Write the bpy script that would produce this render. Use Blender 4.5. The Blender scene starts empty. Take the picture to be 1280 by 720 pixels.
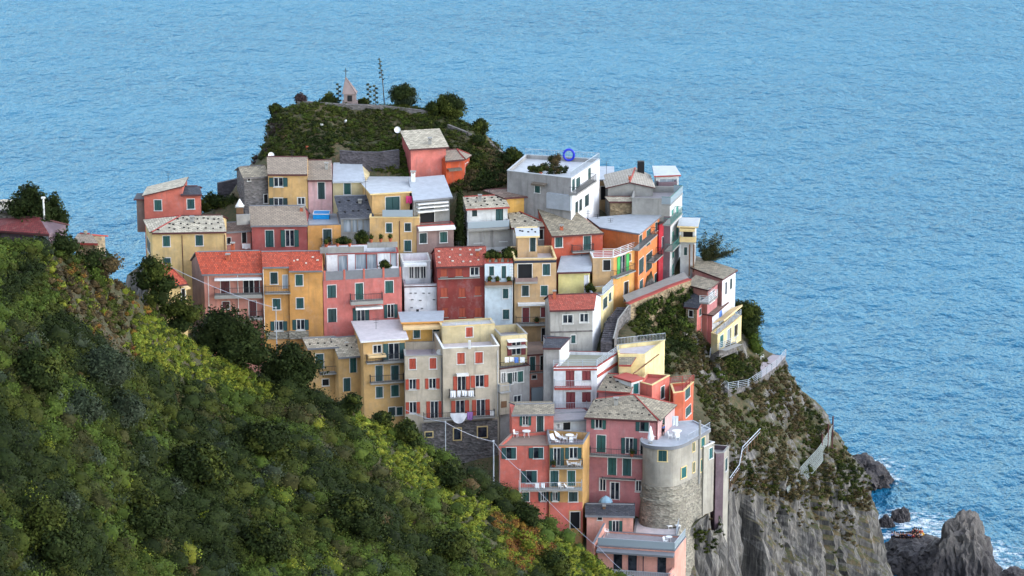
import bpy, bmesh, math, random
import numpy as np
from mathutils import Vector as V, Matrix, noise as mnoise
random.seed(7); RNG = np.random.default_rng(11)
R = math.radians
SC = bpy.context.scene; COL = SC.collection
# ------------------------------------------------------------------ camera
CAMZ, PITCH, F = 150.0, R(15), 3395.0
cam_d = bpy.data.cameras.new('camera'); cam = bpy.data.objects.new('camera', cam_d); COL.objects.link(cam)
cam.location = (0, 0, CAMZ); cam.rotation_euler = (R(90) - PITCH, 0, 0)
cam_d.sensor_width = 36; cam_d.lens = 36 * F / 1280; cam_d.clip_start = 1; cam_d.clip_end = 20000
SC.camera = cam
CP, SP = math.cos(PITCH), math.sin(PITCH)
EYE = V((0, 0, CAMZ))
def ray(px, py):
    cx, cy = (px - 640) / F, -(py - 360) / F
    return V((cx, CP + SP * cy, -SP + CP * cy))
def at(px, py, Y): d = ray(px, py); return EYE + d * (Y / d.y)
def atz(px, py, z): d = ray(px, py); return EYE + d * ((z - CAMZ) / d.z)
def onplane(px, py, O, n): d = ray(px, py); return EYE + d * ((O - EYE).dot(n) / d.dot(n))
def topx(p):
    x, y, z = p[0], p[1], p[2] - CAMZ
    dep = y * CP - z * SP; up = y * SP + z * CP
    return 640 + F * x / dep, 360 - F * up / dep
# ------------------------------------------------------------------ materials
MATS = {}
def lin(c): return tuple(((v / 255 + .055) / 1.055) ** 2.4 if v > 10 else v / 3294 for v in c)
class NT:
    def __init__(s, name):
        s.m = bpy.data.materials.new(name); s.m.use_nodes = True; s.t = s.m.node_tree
        s.b = s.t.nodes['Principled BSDF']
    def n(s, typ, **kw):
        o = s.t.nodes.new(typ)
        for k, v in kw.items():
            if k in o.inputs: o.inputs[k].default_value = v
            else: setattr(o, k, v)
        return o
    def l(s, a, b): s.t.links.new(a, b)
    def mapped(s, sc, rot=(0, 0, 0), kind='pos'):
        if kind == 'pos': o = s.n('ShaderNodeNewGeometry').outputs['Position']
        else: o = s.n('ShaderNodeTexCoord').outputs['UV']
        mp = s.n('ShaderNodeMapping'); mp.inputs['Scale'].default_value = sc; mp.inputs['Rotation'].default_value = rot
        s.l(o, mp.inputs['Vector']); return mp.outputs[0]
    def noise(s, vec, scale=1, detail=4, rough=.6):
        o = s.n('ShaderNodeTexNoise'); o.inputs['Scale'].default_value = scale; o.inputs['Detail'].default_value = detail; o.inputs['Roughness'].default_value = rough
        s.l(vec, o.inputs['Vector']); return o.outputs['Fac']
    def rng(s, fac, a, b, c=0., d=1.):
        o = s.n('ShaderNodeMapRange'); 
        for i, v in zip(('From Min', 'From Max', 'To Min', 'To Max'), (a, b, c, d)): o.inputs[i].default_value = v
        s.l(fac, o.inputs['Value']); return o.outputs[0]
    def mix(s, fac, a, b, mode='MIX'):
        o = s.n('ShaderNodeMix', data_type='RGBA', blend_type=mode)
        for sock, v in ((o.inputs[0], fac), (o.inputs[6], a), (o.inputs[7], b)):
            if isinstance(v, (int, float)): sock.default_value = v
            elif isinstance(v, tuple): sock.default_value = (*v[:3], 1)
            else: s.l(v, sock)
        return o.outputs[2]
    def math(s, op, a, b=0.):
        o = s.n('ShaderNodeMath', operation=op)
        for sock, v in zip(o.inputs, (a, b)):
            if isinstance(v, (int, float)): sock.default_value = v
            else: s.l(v, sock)
        return o.outputs[0]
    def bump(s, h, strength=.4, dist=.05):
        o = s.n('ShaderNodeBump'); o.inputs['Strength'].default_value = strength; o.inputs['Distance'].default_value = dist
        s.l(h, o.inputs['Height']); s.l(o.outputs[0], s.b.inputs['Normal'])
    def col(s, c):
        if isinstance(c, tuple): s.b.inputs['Base Color'].default_value = (*c[:3], 1)
        else: s.l(c, s.b.inputs['Base Color'])
    def rough(s, r): s.b.inputs['Roughness'].default_value = r
def mul(c, k): return tuple(min(1, v * k) for v in c[:3])
def stucco(name, rgb, wear=.5, stain=(.16, .15, .15)):
    if name in MATS: return MATS[name]
    g_ = sum(rgb) / 3; t = NT(name); c = lin(tuple(g_ + (v - g_) * .84 for v in rgb))
    big = t.noise(t.mapped((.35, .35, .35)), 1, 5, .65)
    fine = t.noise(t.mapped((3, 3, 3)), 1, 6, .7)
    drip = t.noise(t.mapped((1.6, 1.6, .16)), 1, 5, .6)
    a = t.mix(t.rng(big, .36, .66), mul(c, .72), mul(c, 1.16)); a = t.mix(t.rng(t.noise(t.mapped((.9, .9, .7)), 1, 6, .7), .52, .7, 0, .45), a, tuple(v * .5 + .2 for v in mul(c, .9)))
    a = t.mix(t.rng(fine, .35, .7, 0, .35), a, mul(c, .74))
    a = t.mix(t.rng(drip, .53, .75, 0, wear), a, tuple(x * .55 + y * .45 for x, y in zip(mul(c, .5), stain)))
    t.col(a); t.rough(.9); t.b.inputs['Specular IOR Level'].default_value = .2
    t.bump(fine, .5, .03); MATS[name] = t.m; return t.m
def slate(name, rgb, kind='slate', var=.5):
    t = NT(name); c = lin(rgb)
    br = t.n('ShaderNodeTexBrick')
    sc = {'slate': (.5, .34), 'tile': (.24, .38)}[kind]
    br.inputs['Scale'].default_value = 1; br.inputs['Brick Width'].default_value = sc[0]; br.inputs['Row Height'].default_value = sc[1]
    br.inputs['Mortar Size'].default_value = .03; br.inputs['Bias'].default_value = 0
    k1, k2 = (1 - var, 1 + var * .7)
    br.inputs['Color1'].default_value = (*mul(c, k1), 1); br.inputs['Color2'].default_value = (*mul(c, k2), 1); br.inputs['Mortar'].default_value = (*mul(c, .35), 1)
    uv = t.mapped((1, 1, 1), kind='uv'); t.l(uv, br.inputs['Vector'])
    big = t.noise(t.mapped((.6, .6, .6)), 1, 6, .7); spot = t.noise(t.mapped((2.2, 2.2, 2.2)), 1, 5, .7)
    a = t.mix(t.rng(big, .35, .7, 0, .6), br.outputs[0], mul(c, .62))
    a = t.mix(t.rng(spot, .55, .72, 0, .55), a, tuple(.5 * x + .5 * y for x, y in zip(mul(c, 1.25), (.3, .27, .2))))
    t.col(a); t.rough(.8); t.bump(br.outputs[1], -.6, .05); MATS[name] = t.m; return t.m
def flatmat(name, rgb, rough=.7, var=.15, metal=0):
    t = NT(name); c = lin(rgb)
    b = t.noise(t.mapped((1.1, 1.1, 1.1)), 1, 6, .7)
    t.col(t.mix(t.rng(b, .3, .7), mul(c, 1 - var), mul(c, 1 + var))); t.rough(rough); t.b.inputs['Metallic'].default_value = metal
    MATS[name] = t.m; return t.m
def stonemat(name, rgb, scale=2.2):
    t = NT(name); c = lin(rgb)
    vo = t.n('ShaderNodeTexVoronoi'); vo.inputs['Scale'].default_value = scale; t.l(t.mapped((1, 1, 1.7)), vo.inputs['Vector'])
    big = t.noise(t.mapped((.5, .5, .5)), 1, 6, .7)
    a = t.mix(t.rng(vo.outputs['Color'], .1, .9), mul(c, .6), mul(c, 1.4))
    a = t.mix(t.rng(big, .4, .7, 0, .6), a, mul(c, .5))
    t.col(a); t.rough(.95); t.bump(vo.outputs['Distance'], .8, .15); MATS[name] = t.m; return t.m
for nm, rgb in dict(salmon=(214, 108, 88), cream=(222, 188, 122), pinkgrey=(196, 132, 122), amber=(222, 166, 78), pink=(214, 114, 104), crimson=(152, 64, 58),
        rosered=(184, 90, 84), orange_yellow=(222, 156, 80), rose=(206, 134, 116), yellow=(216, 170, 104), pale_yellow=(212, 192, 142), towerpink=(222, 118, 104), vermilion=(214, 84, 46),
        offwhite=(206, 208, 206), white=(226, 228, 232), paleblue=(206, 222, 230), buff=(206, 166, 116), beige=(196, 182, 158), grey=(168, 164, 160),
        orange=(232, 128, 66), brick_orange=(196, 86, 62), lemon=(216, 206, 132), butter=(240, 216, 150), mauve=(194, 118, 118), coral=(218, 108, 92), ochre=(206, 156, 88),
        peach=(230, 158, 138), red=(196, 44, 58), brown=(136, 110, 98), mauvegrey=(120, 98, 106), greystucco=(158, 156, 150), teal=(76, 166, 150), taupe=(152, 124, 116),
        tower=(170, 163, 148), rust_orange=(222, 104, 70), palepink=(222, 170, 166)).items():
    stucco(nm, rgb, .65 if nm in ('grey', 'greystucco', 'tower', 'taupe', 'offwhite') else .6)
stucco('peeling', (176, 172, 164), 1.0, (.1, .1, .1))
slate('slate', (158, 147, 126)); slate('slate_dark', (74, 76, 84)); slate('slate_light', (194, 183, 160)); slate('slate_brown', (140, 118, 104))
slate('slate_buff', (160, 144, 126), var=.25); slate('tile_red', (192, 80, 50), 'tile', .5); slate('tile_rust', (176, 84, 66), 'tile', .4); slate('tile_maroon', (122, 48, 46), 'tile', .4); slate('tile_beige', (184, 174, 158), 'tile', .3)
for nm, rgb, rg in (('membrane', (168, 174, 180), .6), ('membrane_white', (184, 188, 190), .55), ('greyfloor', (142, 138, 140), .8), ('mauvefloor', (164, 154, 158), .8), ('paleroof', (196, 188, 188), .7), ('redfloor', (176, 84, 74), .8), ('brownfloor', (136, 116, 104), .8), ('greenfloor', (150, 150, 132), .8),
        ('whitepaint', (214, 214, 210), .5), ('shutter_green', (16, 66, 66), .6), ('shutter_teal', (18, 92, 92), .6), ('shutter_green_faded', (34, 80, 74), .7), ('shutter_green_dark', (12, 46, 46), .6), ('shutter_red', (166, 66, 42), .6), ('shutter_maroon', (116, 36, 40), .6), ('shutter_bright', (40, 160, 70), .6), ('shutter_brown', (84, 36, 36), .6), ('shutter_terra', (158, 70, 46), .7),
        ('shutter_navy', (30, 42, 62), .6), ('trim_dark', (84, 44, 44), .7), ('trim_red', (156, 66, 58), .75), ('trim_grey', (120, 122, 126), .7), ('trim_white', (224, 224, 220), .6), ('trim_cream', (220, 196, 140), .7), ('trim_amber', (210, 150, 80), .7),
        ('iron', (48, 50, 54), .5), ('steel', (176, 184, 192), .4), ('concrete', (150, 148, 142), .9), ('dark', (18, 18, 22), .8), ('timber', (120, 88, 62), .8), ('terracotta', (176, 92, 62), .8), ('awning_cream', (220, 190, 140), .8),
        ('plastic', (238, 238, 236), .4), ('cloth_white', (236, 238, 244), .9), ('cloth_purple', (160, 116, 178), .9), ('cloth_pink', (232, 70, 130), .9), ('cloth_blue', (90, 130, 200), .9), ('tarp_blue', (0, 150, 220), .4), ('ring_blue', (14, 40, 190), .4), ('umbrella_blue', (150, 186, 206), .8), ('skin', (190, 140, 110), .6), ('hair', (30, 24, 20), .7),
        ('cloth_red', (150, 24, 34), .9), ('cloth_dark', (34, 32, 44), .9), ('cloth_orange', (250, 84, 10), .8), ('cloth_yellow', (250, 190, 30), .8), ('bark', (86, 72, 58), .95), ('monument', (140, 124, 120), .9), ('cable', (170, 176, 190), .6), ('teal_rail', (70, 132, 122), .6), ('roofstone', (206, 200, 186), .9), ('mesh_wire', (132, 140, 136), .7)):
    flatmat(nm, rgb, rg)
stonemat('stone', (112, 108, 106)); stonemat('stone_dark', (78, 74, 78)); stonemat('stone_warm', (150, 132, 104)); stonemat('stone_light', (146, 140, 126), 2.6)
def _glass():
    t = NT('glass'); n = t.noise(t.mapped((.9, .9, .9)), 1, 2)
    t.col(t.mix(t.rng(n, .4, .6), (.012, .016, .024), (.05, .06, .075))); t.rough(.08); t.b.inputs['Specular IOR Level'].default_value = .6; MATS['glass'] = t.m
    t = NT('curtain_glass'); n = t.noise(t.mapped((2.5, 2.5, .3)), 1, 2)
    t.col(t.mix(t.rng(n, .4, .6), (.25, .3, .34), (.42, .46, .5))); t.rough(.12); MATS['curtain_glass'] = t.m
    t = NT('panel_glass'); t.col((.34, .4, .43)); t.rough(.15); MATS['panel_glass'] = t.m
_glass()
def _leaf():
    t = NT('leaf'); at_ = t.n('ShaderNodeAttribute', attribute_name='Col')
    n = t.noise(t.mapped((1.7, 1.7, 1.7)), 1, 3)
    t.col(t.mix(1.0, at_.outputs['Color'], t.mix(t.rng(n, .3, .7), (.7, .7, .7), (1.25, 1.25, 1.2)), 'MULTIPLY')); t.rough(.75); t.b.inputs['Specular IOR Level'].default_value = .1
    tr = t.n('ShaderNodeBsdfTranslucent'); t.l(at_.outputs['Color'], tr.inputs[0])
    mx = t.n('ShaderNodeMixShader'); mx.inputs[0].default_value = .2
    t.l(t.b.outputs[0], mx.inputs[1]); t.l(tr.outputs[0], mx.inputs[2]); t.l(mx.outputs[0], t.t.nodes['Material Output'].inputs[0]); MATS['leaf'] = t.m
_leaf()
# ------------------------------------------------------------------ mesh builder
class MB:
    def __init__(s): s.v = []; s.f = []; s.m = []; s.uv = []; s.mats = []
    def mi(s, m):
        if m not in s.mats: s.mats.append(m)
        return s.mats.index(m)
    def poly(s, pts, m, uv=None):
        i = len(s.v); s.v += [V(p) for p in pts]; s.f.append(tuple(range(i, i + len(pts)))); s.m.append(s.mi(m))
        s.uv += uv if uv else [(0, 0)] * len(pts)
    def box(s, O, u, w, n, a0, a1, h0, h1, d0, d1, m):
        P = lambda a, h, d: O + u * a + w * h + n * d
        c = [P(a, h, d) for d in (d0, d1) for h in (h0, h1) for a in (a0, a1)]
        for q in ((0, 2, 3, 1), (4, 5, 7, 6), (0, 1, 5, 4), (2, 6, 7, 3), (0, 4, 6, 2), (1, 3, 7, 5)): s.poly([c[k] for k in q], m)
    def abox(s, c, sx, sy, sz, m, rz=0):
        u = V((math.cos(rz), math.sin(rz), 0)); n = V((-u.y, u.x, 0))
        s.box(V(c), u, V((0, 0, 1)), n, -sx / 2, sx / 2, 0, sz, -sy / 2, sy / 2, m)
    def tube(s, pts, rad, m, k=6):
        pts = [V(p) for p in pts]; rs = rad if isinstance(rad, (list, tuple)) else [rad] * len(pts); rings = []
        for i, p in enumerate(pts):
            t = (pts[min(i + 1, len(pts) - 1)] - pts[max(i - 1, 0)]).normalized()
            a = t.cross(V((0, 0, 1)));  a = a if a.length > .05 else t.cross(V((1, 0, 0))); a.normalize(); b = t.cross(a)
            rings.append([p + (a * math.cos(j * 2 * math.pi / k) + b * math.sin(j * 2 * math.pi / k)) * rs[i] for j in range(k)])
        for A, B in zip(rings, rings[1:]):
            for j in range(k): s.poly([A[j], A[(j + 1) % k], B[(j + 1) % k], B[j]], m)
        s.poly(rings[0][::-1], m); s.poly(rings[-1], m)
    def lathe(s, c, prof, m, k=10):
        c = V(c); rings = [[c + V((r * math.cos(j * 2 * math.pi / k), r * math.sin(j * 2 * math.pi / k), z)) for j in range(k)] for r, z in prof]
        for A, B in zip(rings, rings[1:]):
            for j in range(k): s.poly([A[j], A[(j + 1) % k], B[(j + 1) % k], B[j]], m)
        s.poly(rings[0][::-1], m); s.poly(rings[-1], m)
    def build(s, name, parent=None, loc=None, smooth=False):
        L = V(loc) if loc is not None else (V(parent['_w']) if parent is not None and '_w' in parent else V((0, 0, 0)))
        me = bpy.data.meshes.new(name); me.from_pydata([p - L for p in s.v], [], s.f)
        for m in s.mats: me.materials.append(MATS[m])
        me.polygons.foreach_set('material_index', s.m)
        ul = me.uv_layers.new(name='UVMap'); ul.data.foreach_set('uv', [c for p in s.uv for c in p])
        if smooth: me.polygons.foreach_set('use_smooth', [True] * len(s.f))
        o = bpy.data.objects.new(name, me); COL.objects.link(o)
        if parent is None: o.location = L
        else: o.parent = parent
        o['_w'] = tuple(L); return o
def tag(o, label=None, cat=None, group=None, kind=None):
    if label: o['label'] = label
    if cat: o['category'] = cat
    if group: o['group'] = group
    if kind: o['kind'] = kind
    return o
def empty(name, loc, label, cat, group=None):
    o = bpy.data.objects.new(name, None); COL.objects.link(o); o.location = loc; o['_w'] = tuple(loc); o.empty_display_size = .3
    return tag(o, label, cat, group)
def kids(o): return [c for c in bpy.data.objects if c.parent == o]
def copytree(o, loc, rz=0, sc=1, label=None, group=None, parent=None, ch=None):
    c = o.copy(); COL.objects.link(c)
    if parent is not None: c.parent = parent
    else: c.location = loc; c.rotation_euler = (0, 0, rz); c.scale = (sc, sc, sc)
    if label: c['label'] = label
    if group: c['group'] = group
    for k in o.children: copytree(k, None, parent=c)
    return c
UP = V((0, 0, 1))
def railing(mb, pts, h, style, m):
    pts = [V(p) for p in pts]
    for a, b in zip(pts, pts[1:]):
        u = (b - a); L = u.length
        if L < .05: continue
        u.normalize(); n = V((u.y, -u.x, 0)).normalized()
        if style == 'glass':
            mb.box(a, u, UP, n, 0, L, .06, h - .05, -.02, .02, 'panel_glass'); mb.box(a, u, UP, n, 0, L, h - .05, h, -.035, .035, m)
        elif style == 'wall':
            mb.box(a, u, UP, n, 0, L, 0, h, -.08, .08, m)
        elif style == 'rails':
            for q in (.25, .5, .75, 1): mb.box(a, u, UP, n, 0, L, h * q - .045, h * q, -.03, .03, m)
            k = max(1, round(L / 1.8))
            for i in range(k + 1): mb.box(a, u, UP, n, L * i / k - .04, L * i / k + .04, 0, h, -.045, .045, m)
        else:
            mb.box(a, u, UP, n, 0, L, h - .05, h, -.03, .03, m); mb.box(a, u, UP, n, 0, L, .06, .1, -.02, .02, m)
            k = max(1, round(L / .22))
            for i in range(k + 1): mb.box(a, u, UP, n, L * i / k - .013, L * i / k + .013, 0, h - .04, -.013, .013, m)
# ------------------------------------------------------------------ houses
FOOT = []; HOUSES = []
def yof(py):
    ang = PITCH + math.atan((py - 360) / F); return 362 / (.72 + math.tan(ang))
class House:
    def __init__(s, label, FL, FR, base, wall, Y=None, D=8, BR=None, BL=None, tilt=False, ext=6, on=None, frame='whitepaint', sh='shutter_green', name='house', cat='house', storey='upper_storey', walls=None):
        HOUSES.append(s); s.label = label; s.fh = 0
        s.wall, s.frame, s.sh, s.walls = wall, frame, sh, walls or {}
        Y = Y or yof(base); s.Y = Y
        a = at(*FL, Y); b = at(*FR, Y) if tilt else atz(FR[0], FR[1], a.z)
        s.z = a.z; s.tilt = tilt
        u = V((b.x - a.x, b.y - a.y, 0)); s.W = u.length; u.normalize(); s.u = u; s.bk = V((-u.y, u.x, 0)); s.D = D
        c = atz(BR[0], BR[1], a.z) if BR else b + s.bk * D
        d = atz(BL[0], BL[1], a.z) if BL else a + s.bk * D
        s.c = [a, b, c, d]; s.zb = at(FL[0], base, Y).z - ext
        FOOT.append([(p.x, p.y) for p in s.c])
        if on is None:
            mid = (a + b) / 2; s.root = empty(name, (mid.x, mid.y, s.zb + ext), label, cat); s.wname = 'wall'
        else: s.root = on.root; s.wname = storey
        s.h = {'F': [], 'R': [], 'L': []}; s.todo = []; s.gables = []; s.wobj = None; s.roofobj = None
    def face(s, f):
        a, b, c, d = s.c; A, B = {'F': (a, b), 'R': (b, c), 'L': (d, a), 'B': (c, d)}[f]
        u = V((B.x - A.x, B.y - A.y, 0)); W = u.length; u.normalize(); n = V((u.y, -u.x, 0))
        return V((A.x, A.y, 0)), u, n, W
    def loc(s, f, px, py, out=0):
        O, u, n, W = s.face(f); p = onplane(px, py, O + n * out, n); return (p - O).dot(u), p.z
    def win(s, st, x0, y0, x1, y1, f='F', sh=None, frame=0):
        O, u, n, W = s.face(f); ym, xm = (y0 + y1) / 2, (x0 + x1) / 2
        a0, a1 = s.loc(f, x0, ym)[0], s.loc(f, x1, ym)[0]; h0, h1 = s.loc(f, xm, y1)[1], s.loc(f, xm, y0)[1]
        a0, a1 = max(.06, a0), min(W - .06, a1)
        if a1 - a0 < .15 or h1 - h0 < .2: print('tiny win', s.root['label'][:30], st, x0, y0, f, round(a0, 2), round(a1, 2)); return
        ro = (a0, a1)
        if st == 'o':
            q = (a1 - a0) * .25; a0, a1 = a0 + q, a1 - q
        s.h[f].append((a0, a1, h0, h1)); s.todo.append((f, st, ro, a0, a1, h0, h1, sh or s.sh, s.frame if frame == 0 else frame))
    def wins(s, txt, f='F', sh=None, frame=0):
        for t in txt.split(';'):
            p = t.split(); s.win(p[0], *[float(v) for v in p[1:5]], f=f, sh=sh, frame=frame)
    def roof(s, kind, m, RL=None, RR=None, dr=None, oh=.35, so=.25, hipL=False, hipR=False, trim='trim_dark', cap=None, h=.9, floor=None, copem=None, stones=0):
        mb = MB(); a, b, c, d = s.c; z = s.z
        if kind == 'flat':
            s.fh = h if h > 0 else -.22
            cen = (a + b + c + d) / 4; t = .22
            ins = []
            for i in range(4):
                p, q, r = s.c[i - 1], s.c[i], s.c[(i + 1) % 4]
                e1 = (q - p); e2 = (r - q); e1.z = e2.z = 0; e1.normalize(); e2.normalize()
                n1 = V((-e1.y, e1.x, 0)); n2 = V((-e2.y, e2.x, 0)); k = n1 + n2; ins.append((q, k * (t / max(.25, k.dot(n1)))))
            I = [q + k for q, k in ins]; X = [q - k * .25 for q, k in ins]
            lo = lambda P, dz: [p + V((0, 0, dz)) for p in P]
            if h > 0:
                mb.poly(lo(I, -h), floor or m)
                for i in range(4):
                    j = (i + 1) % 4; mb.poly([I[j] - UP * h, I[i] - UP * h, I[i] + UP * .08, I[j] + UP * .08], s.wall)
                    mb.poly([X[i], X[j], X[j] + UP * .1, X[i] + UP * .1], copem or m); mb.poly([X[i] + UP * .1, X[j] + UP * .1, I[j] + UP * .1, I[i] + UP * .1], copem or m)
                    mb.poly([X[i], I[i], I[j], X[j]], copem or m)
            else:
                E = [q - k * (oh / t) for q, k in ins]
                mb.poly(lo(E, .22), m, [(p.x, p.y) for p in E]); mb.poly(lo(E, .01)[::-1], trim)
                for i in range(4): j = (i + 1) % 4; mb.poly([E[i] + UP * .01, E[j] + UP * .01, E[j] + UP * .22, E[i] + UP * .22], trim)
        elif kind == 'tilt':
            s.slope(mb, [a, b, c, d], m, trim, oh, so, so)
            s.zt = (a.z, b.z)
        elif kind == 'end':     # ridge runs back from the front wall
            r0 = onplane(RL[0], RL[1], a, s.bk); r1 = r0 + (d - a) if RR is None else V((atz(RR[0], RR[1], r0.z)))
            s.slope(mb, [d, a, r0, r1], m, trim, oh, so, so); s.slope(mb, [b, c, r1, r0], m, trim, oh, so, so)
            s.gables += [('F', [a, b, r0]), ('B', [c, d, r1])]
            mb.tube([r0 - s.bk * .2 + UP * .15, r1 + UP * .15], .13, cap or trim, 5)
        else:
            if kind == 'shed': dr = s.D
            O = a + s.bk * dr; rl, rr = onplane(RL[0], RL[1], O, s.bk), onplane(RR[0], RR[1], O, s.bk)
            zr = (rl.z + rr.z) / 2
            if abs(rl.z - rr.z) > .6: pass
            else: rl.z = rr.z = zr
            if min(rl.z, rr.z) < z + .15: print('LOW RIDGE', s.root['label'][:40], round(rl.z - z, 2), round(rr.z - z, 2)); rl.z = max(rl.z, z + .2); rr.z = max(rr.z, z + .2)
            s.rid = (rl, rr)
            s.slope(mb, [a, b, rr, rl], m, trim, oh, 0 if hipL else so, 0 if hipR else so, gutter=True)
            if kind == 'shed':
                s.c[2] = V((rr.x, rr.y, z)); s.c[3] = V((rl.x, rl.y, z)); s.gables += [('R', [b, s.c[2], rr]), ('L', [s.c[3], a, rl]), ('B', [s.c[2], s.c[3], rl, rr])]
            else:
                s.slope(mb, [c, d, rl, rr], m, trim, oh, 0 if hipR else so, 0 if hipL else so)
                if hipR: s.slope(mb, [b, c, rr], m, trim, oh, 0, 0); mb.tube([b + UP * .14, rr + UP * .2], .11, cap or 'trim_red', 5); mb.tube([c + UP * .14, rr + UP * .2], .11, cap or 'trim_red', 5)
                else: s.gables.append(('R', [b, c, rr]))
                if hipL: s.slope(mb, [d, a, rl], m, trim, oh, 0, 0); mb.tube([a + UP * .14, rl + UP * .2], .11, cap or 'trim_red', 5); mb.tube([d + UP * .14, rl + UP * .2], .11, cap or 'trim_red', 5)
                else: s.gables.append(('L', [d, a, rl]))
                if (rr - rl).length > .3: mb.tube([rl + UP * .17, rr + UP * .17], .12, cap or trim, 5)
            if stones:
                N = (b - a).cross(rl - a).normalized(); 
                rows = 3 if stones > 8 else 1 if stones < 6 else 2; per = max(1, round(stones / rows))
                for k in range(rows * per):
                    p, q = (k % per + .5 + random.uniform(-.28, .28)) / per, (k // per + .5 + random.uniform(-.2, .2)) / rows * .94
                    P = (a * (1 - p) + b * p) * (1 - q) + (rl * (1 - p) + rr * p) * q
                    mb.abox(P + UP * .1, random.uniform(.18, .34), .16, .2, 'roofstone' if m.startswith('tile') else 'dark', random.uniform(-.3, .3))
        s.roofobj = mb.build('roof', s.root); s.rkind = kind; return s.roofobj
    def slope(s, mb, P, m, trim, oh, sl, sr, gutter=False):
        A, B = P[0], P[1]; C = P[2]; Dd = P[3] if len(P) == 4 else P[2]
        e = (B - A).normalized(); mid = (C + Dd) / 2 - (A + B) / 2; dn = -(mid - e * mid.dot(e)).normalized(); N = e.cross(-dn).normalized()
        if N.z < 0: N = -N
        A2, B2 = A - e * sl + dn * oh, B + e * sr + dn * oh; C2, D2 = C + e * sr, Dd - e * sl
        lo = [A2, B2, C2, D2] if len(P) == 4 else [A2, B2, C2]
        tp = [p + N * .16 for p in lo]; lo = [p + N * .005 for p in lo]
        uv = [((p - A).dot(e), -(p - A).dot(dn)) for p in tp]
        mb.poly(tp, m, uv); mb.poly(lo[::-1], trim)
        for i in range(len(lo)):
            j = (i + 1) % len(lo); mb.poly([lo[i], lo[j], tp[j], tp[i]], trim)
        if gutter:
            n = V((e.y, -e.x, 0)); mb.box(A2, e, UP, n, 0, (B2 - A2).length, -.07, .1, .012, .13, trim)
    def done(s, base=None):
        mb = MB(); a, b, c, d = s.c
        for f in 'FRLB':
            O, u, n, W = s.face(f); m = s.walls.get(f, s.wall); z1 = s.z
            hs = s.h.get(f, []); zb = s.zb
            if s.tilt:
                za = {'F': (a.z, b.z), 'R': (b.z, c.z), 'B': (c.z, d.z), 'L': (d.z, a.z)}[f]; z1 = min(za); 
                if abs(za[0] - za[1]) > .01: mb.poly([O + UP * z1, O + u * W + UP * z1] + ([O + u * W + UP * za[1]] if za[1] > za[0] else [O + UP * za[0]]), m)
            xs = sorted({0, W} | {v for q in hs for v in q[:2]}); zs = sorted({zb, z1} | {min(v, z1 - .03) for q in hs for v in q[2:]})
            for x0, x1 in zip(xs, xs[1:]):
                for z0, z2 in zip(zs, zs[1:]):
                    if x1 - x0 < 1e-4 or z2 - z0 < 1e-4: continue
                    xm, zm = (x0 + x1) / 2, (z0 + z2) / 2
                    if any(q[0] < xm < q[1] and q[2] < zm < q[3] for q in hs): continue
                    mb.poly([O + u * x0 + UP * z0, O + u * x1 + UP * z0, O + u * x1 + UP * z2, O + u * x0 + UP * z2], m)
            for x0, x1, z0, z2 in hs:
                z2 = min(z2, z1 - .03); P = lambda x, z, dd: O + u * x + UP * z - n * dd
                for p, q in (((x0, z0), (x1, z0)), ((x1, z0), (x1, z2)), ((x1, z2), (x0, z2)), ((x0, z2), (x0, z0))):
                    mb.poly([P(*q, 0), P(*p, 0), P(*p, .24), P(*q, .24)], m)
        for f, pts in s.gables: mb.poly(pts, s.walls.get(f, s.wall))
        s.wobj = mb.build(s.wname, s.root)
        for f, st, ro, a0, a1, h0, h1, sh, fr in s.todo:
            O, u, n, W = s.face(f); h1 = min(h1, s.z + (0 if not s.tilt else 9) - .03); tall = h1 - h0 > 1.75
            if sh == 'shutter_green': sh = random.choice(['shutter_green', 'shutter_green', 'shutter_green_faded', 'shutter_green_dark'])
            w = MB(); t = .085
            if fr:
                e = .022
                w.box(O, u, UP, n, a0 - t, a0, h0, h1 + t, -.05, e, fr); w.box(O, u, UP, n, a1, a1 + t, h0, h1 + t, -.05, e, fr); w.box(O, u, UP, n, a0, a1, h1, h1 + t, -.05, e, fr)
                if not tall: w.box(O, u, UP, n, a0 - t - .04, a1 + t + .04, h0 - .1, h0, -.1, .1, fr)
            elif not tall: w.box(O, u, UP, n, a0 - .1, a1 + .1, h0 - .08, h0, -.1, .09, 'concrete')
            if st in 'og':
                for x0, x1 in ((a0, a0 + .07), (a1 - .07, a1), ((a0 + a1) / 2 - .05, (a0 + a1) / 2 + .05)): w.box(O, u, UP, n, x0, x1, h0, h1, -.2, -.12, 'whitepaint')
                for z0, z1 in ((h0, h0 + .08), (h1 - .08, h1)): w.box(O, u, UP, n, a0 + .07, a1 - .07, z0, z1, -.198, -.122, 'whitepaint')
            if not w.v: w.box(O, u, UP, n, a0, a1, h0 - .05, h0, -.2, .04, 'concrete')
            wo = w.build('french_door' if tall else 'window', s.root)
            if st in 'ogDw':
                p = MB(); g = {'w': 'curtain_glass', 'D': 'dark'}.get(st, 'glass'); p.box(O, u, UP, n, a0, a1, h0, h1, -.23, -.16, g); p.build('pane', wo)
            if st == 'o':
                for x0, x1 in ((ro[0], a0 - .02), (a1 + .02, ro[1])): s.leaf(O, u, n, x0, x1, h0 + .02, h1, .03, sh, wo)
            if st == 'c':
                k = 2 if a1 - a0 > .62 else 1; q = (a1 - a0) / k
                for i in range(k): s.leaf(O, u, n, a0 + q * i + .012, a0 + q * (i + 1) - .012, h0 + .02, h1 - .02, -.09, sh, wo)
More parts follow.
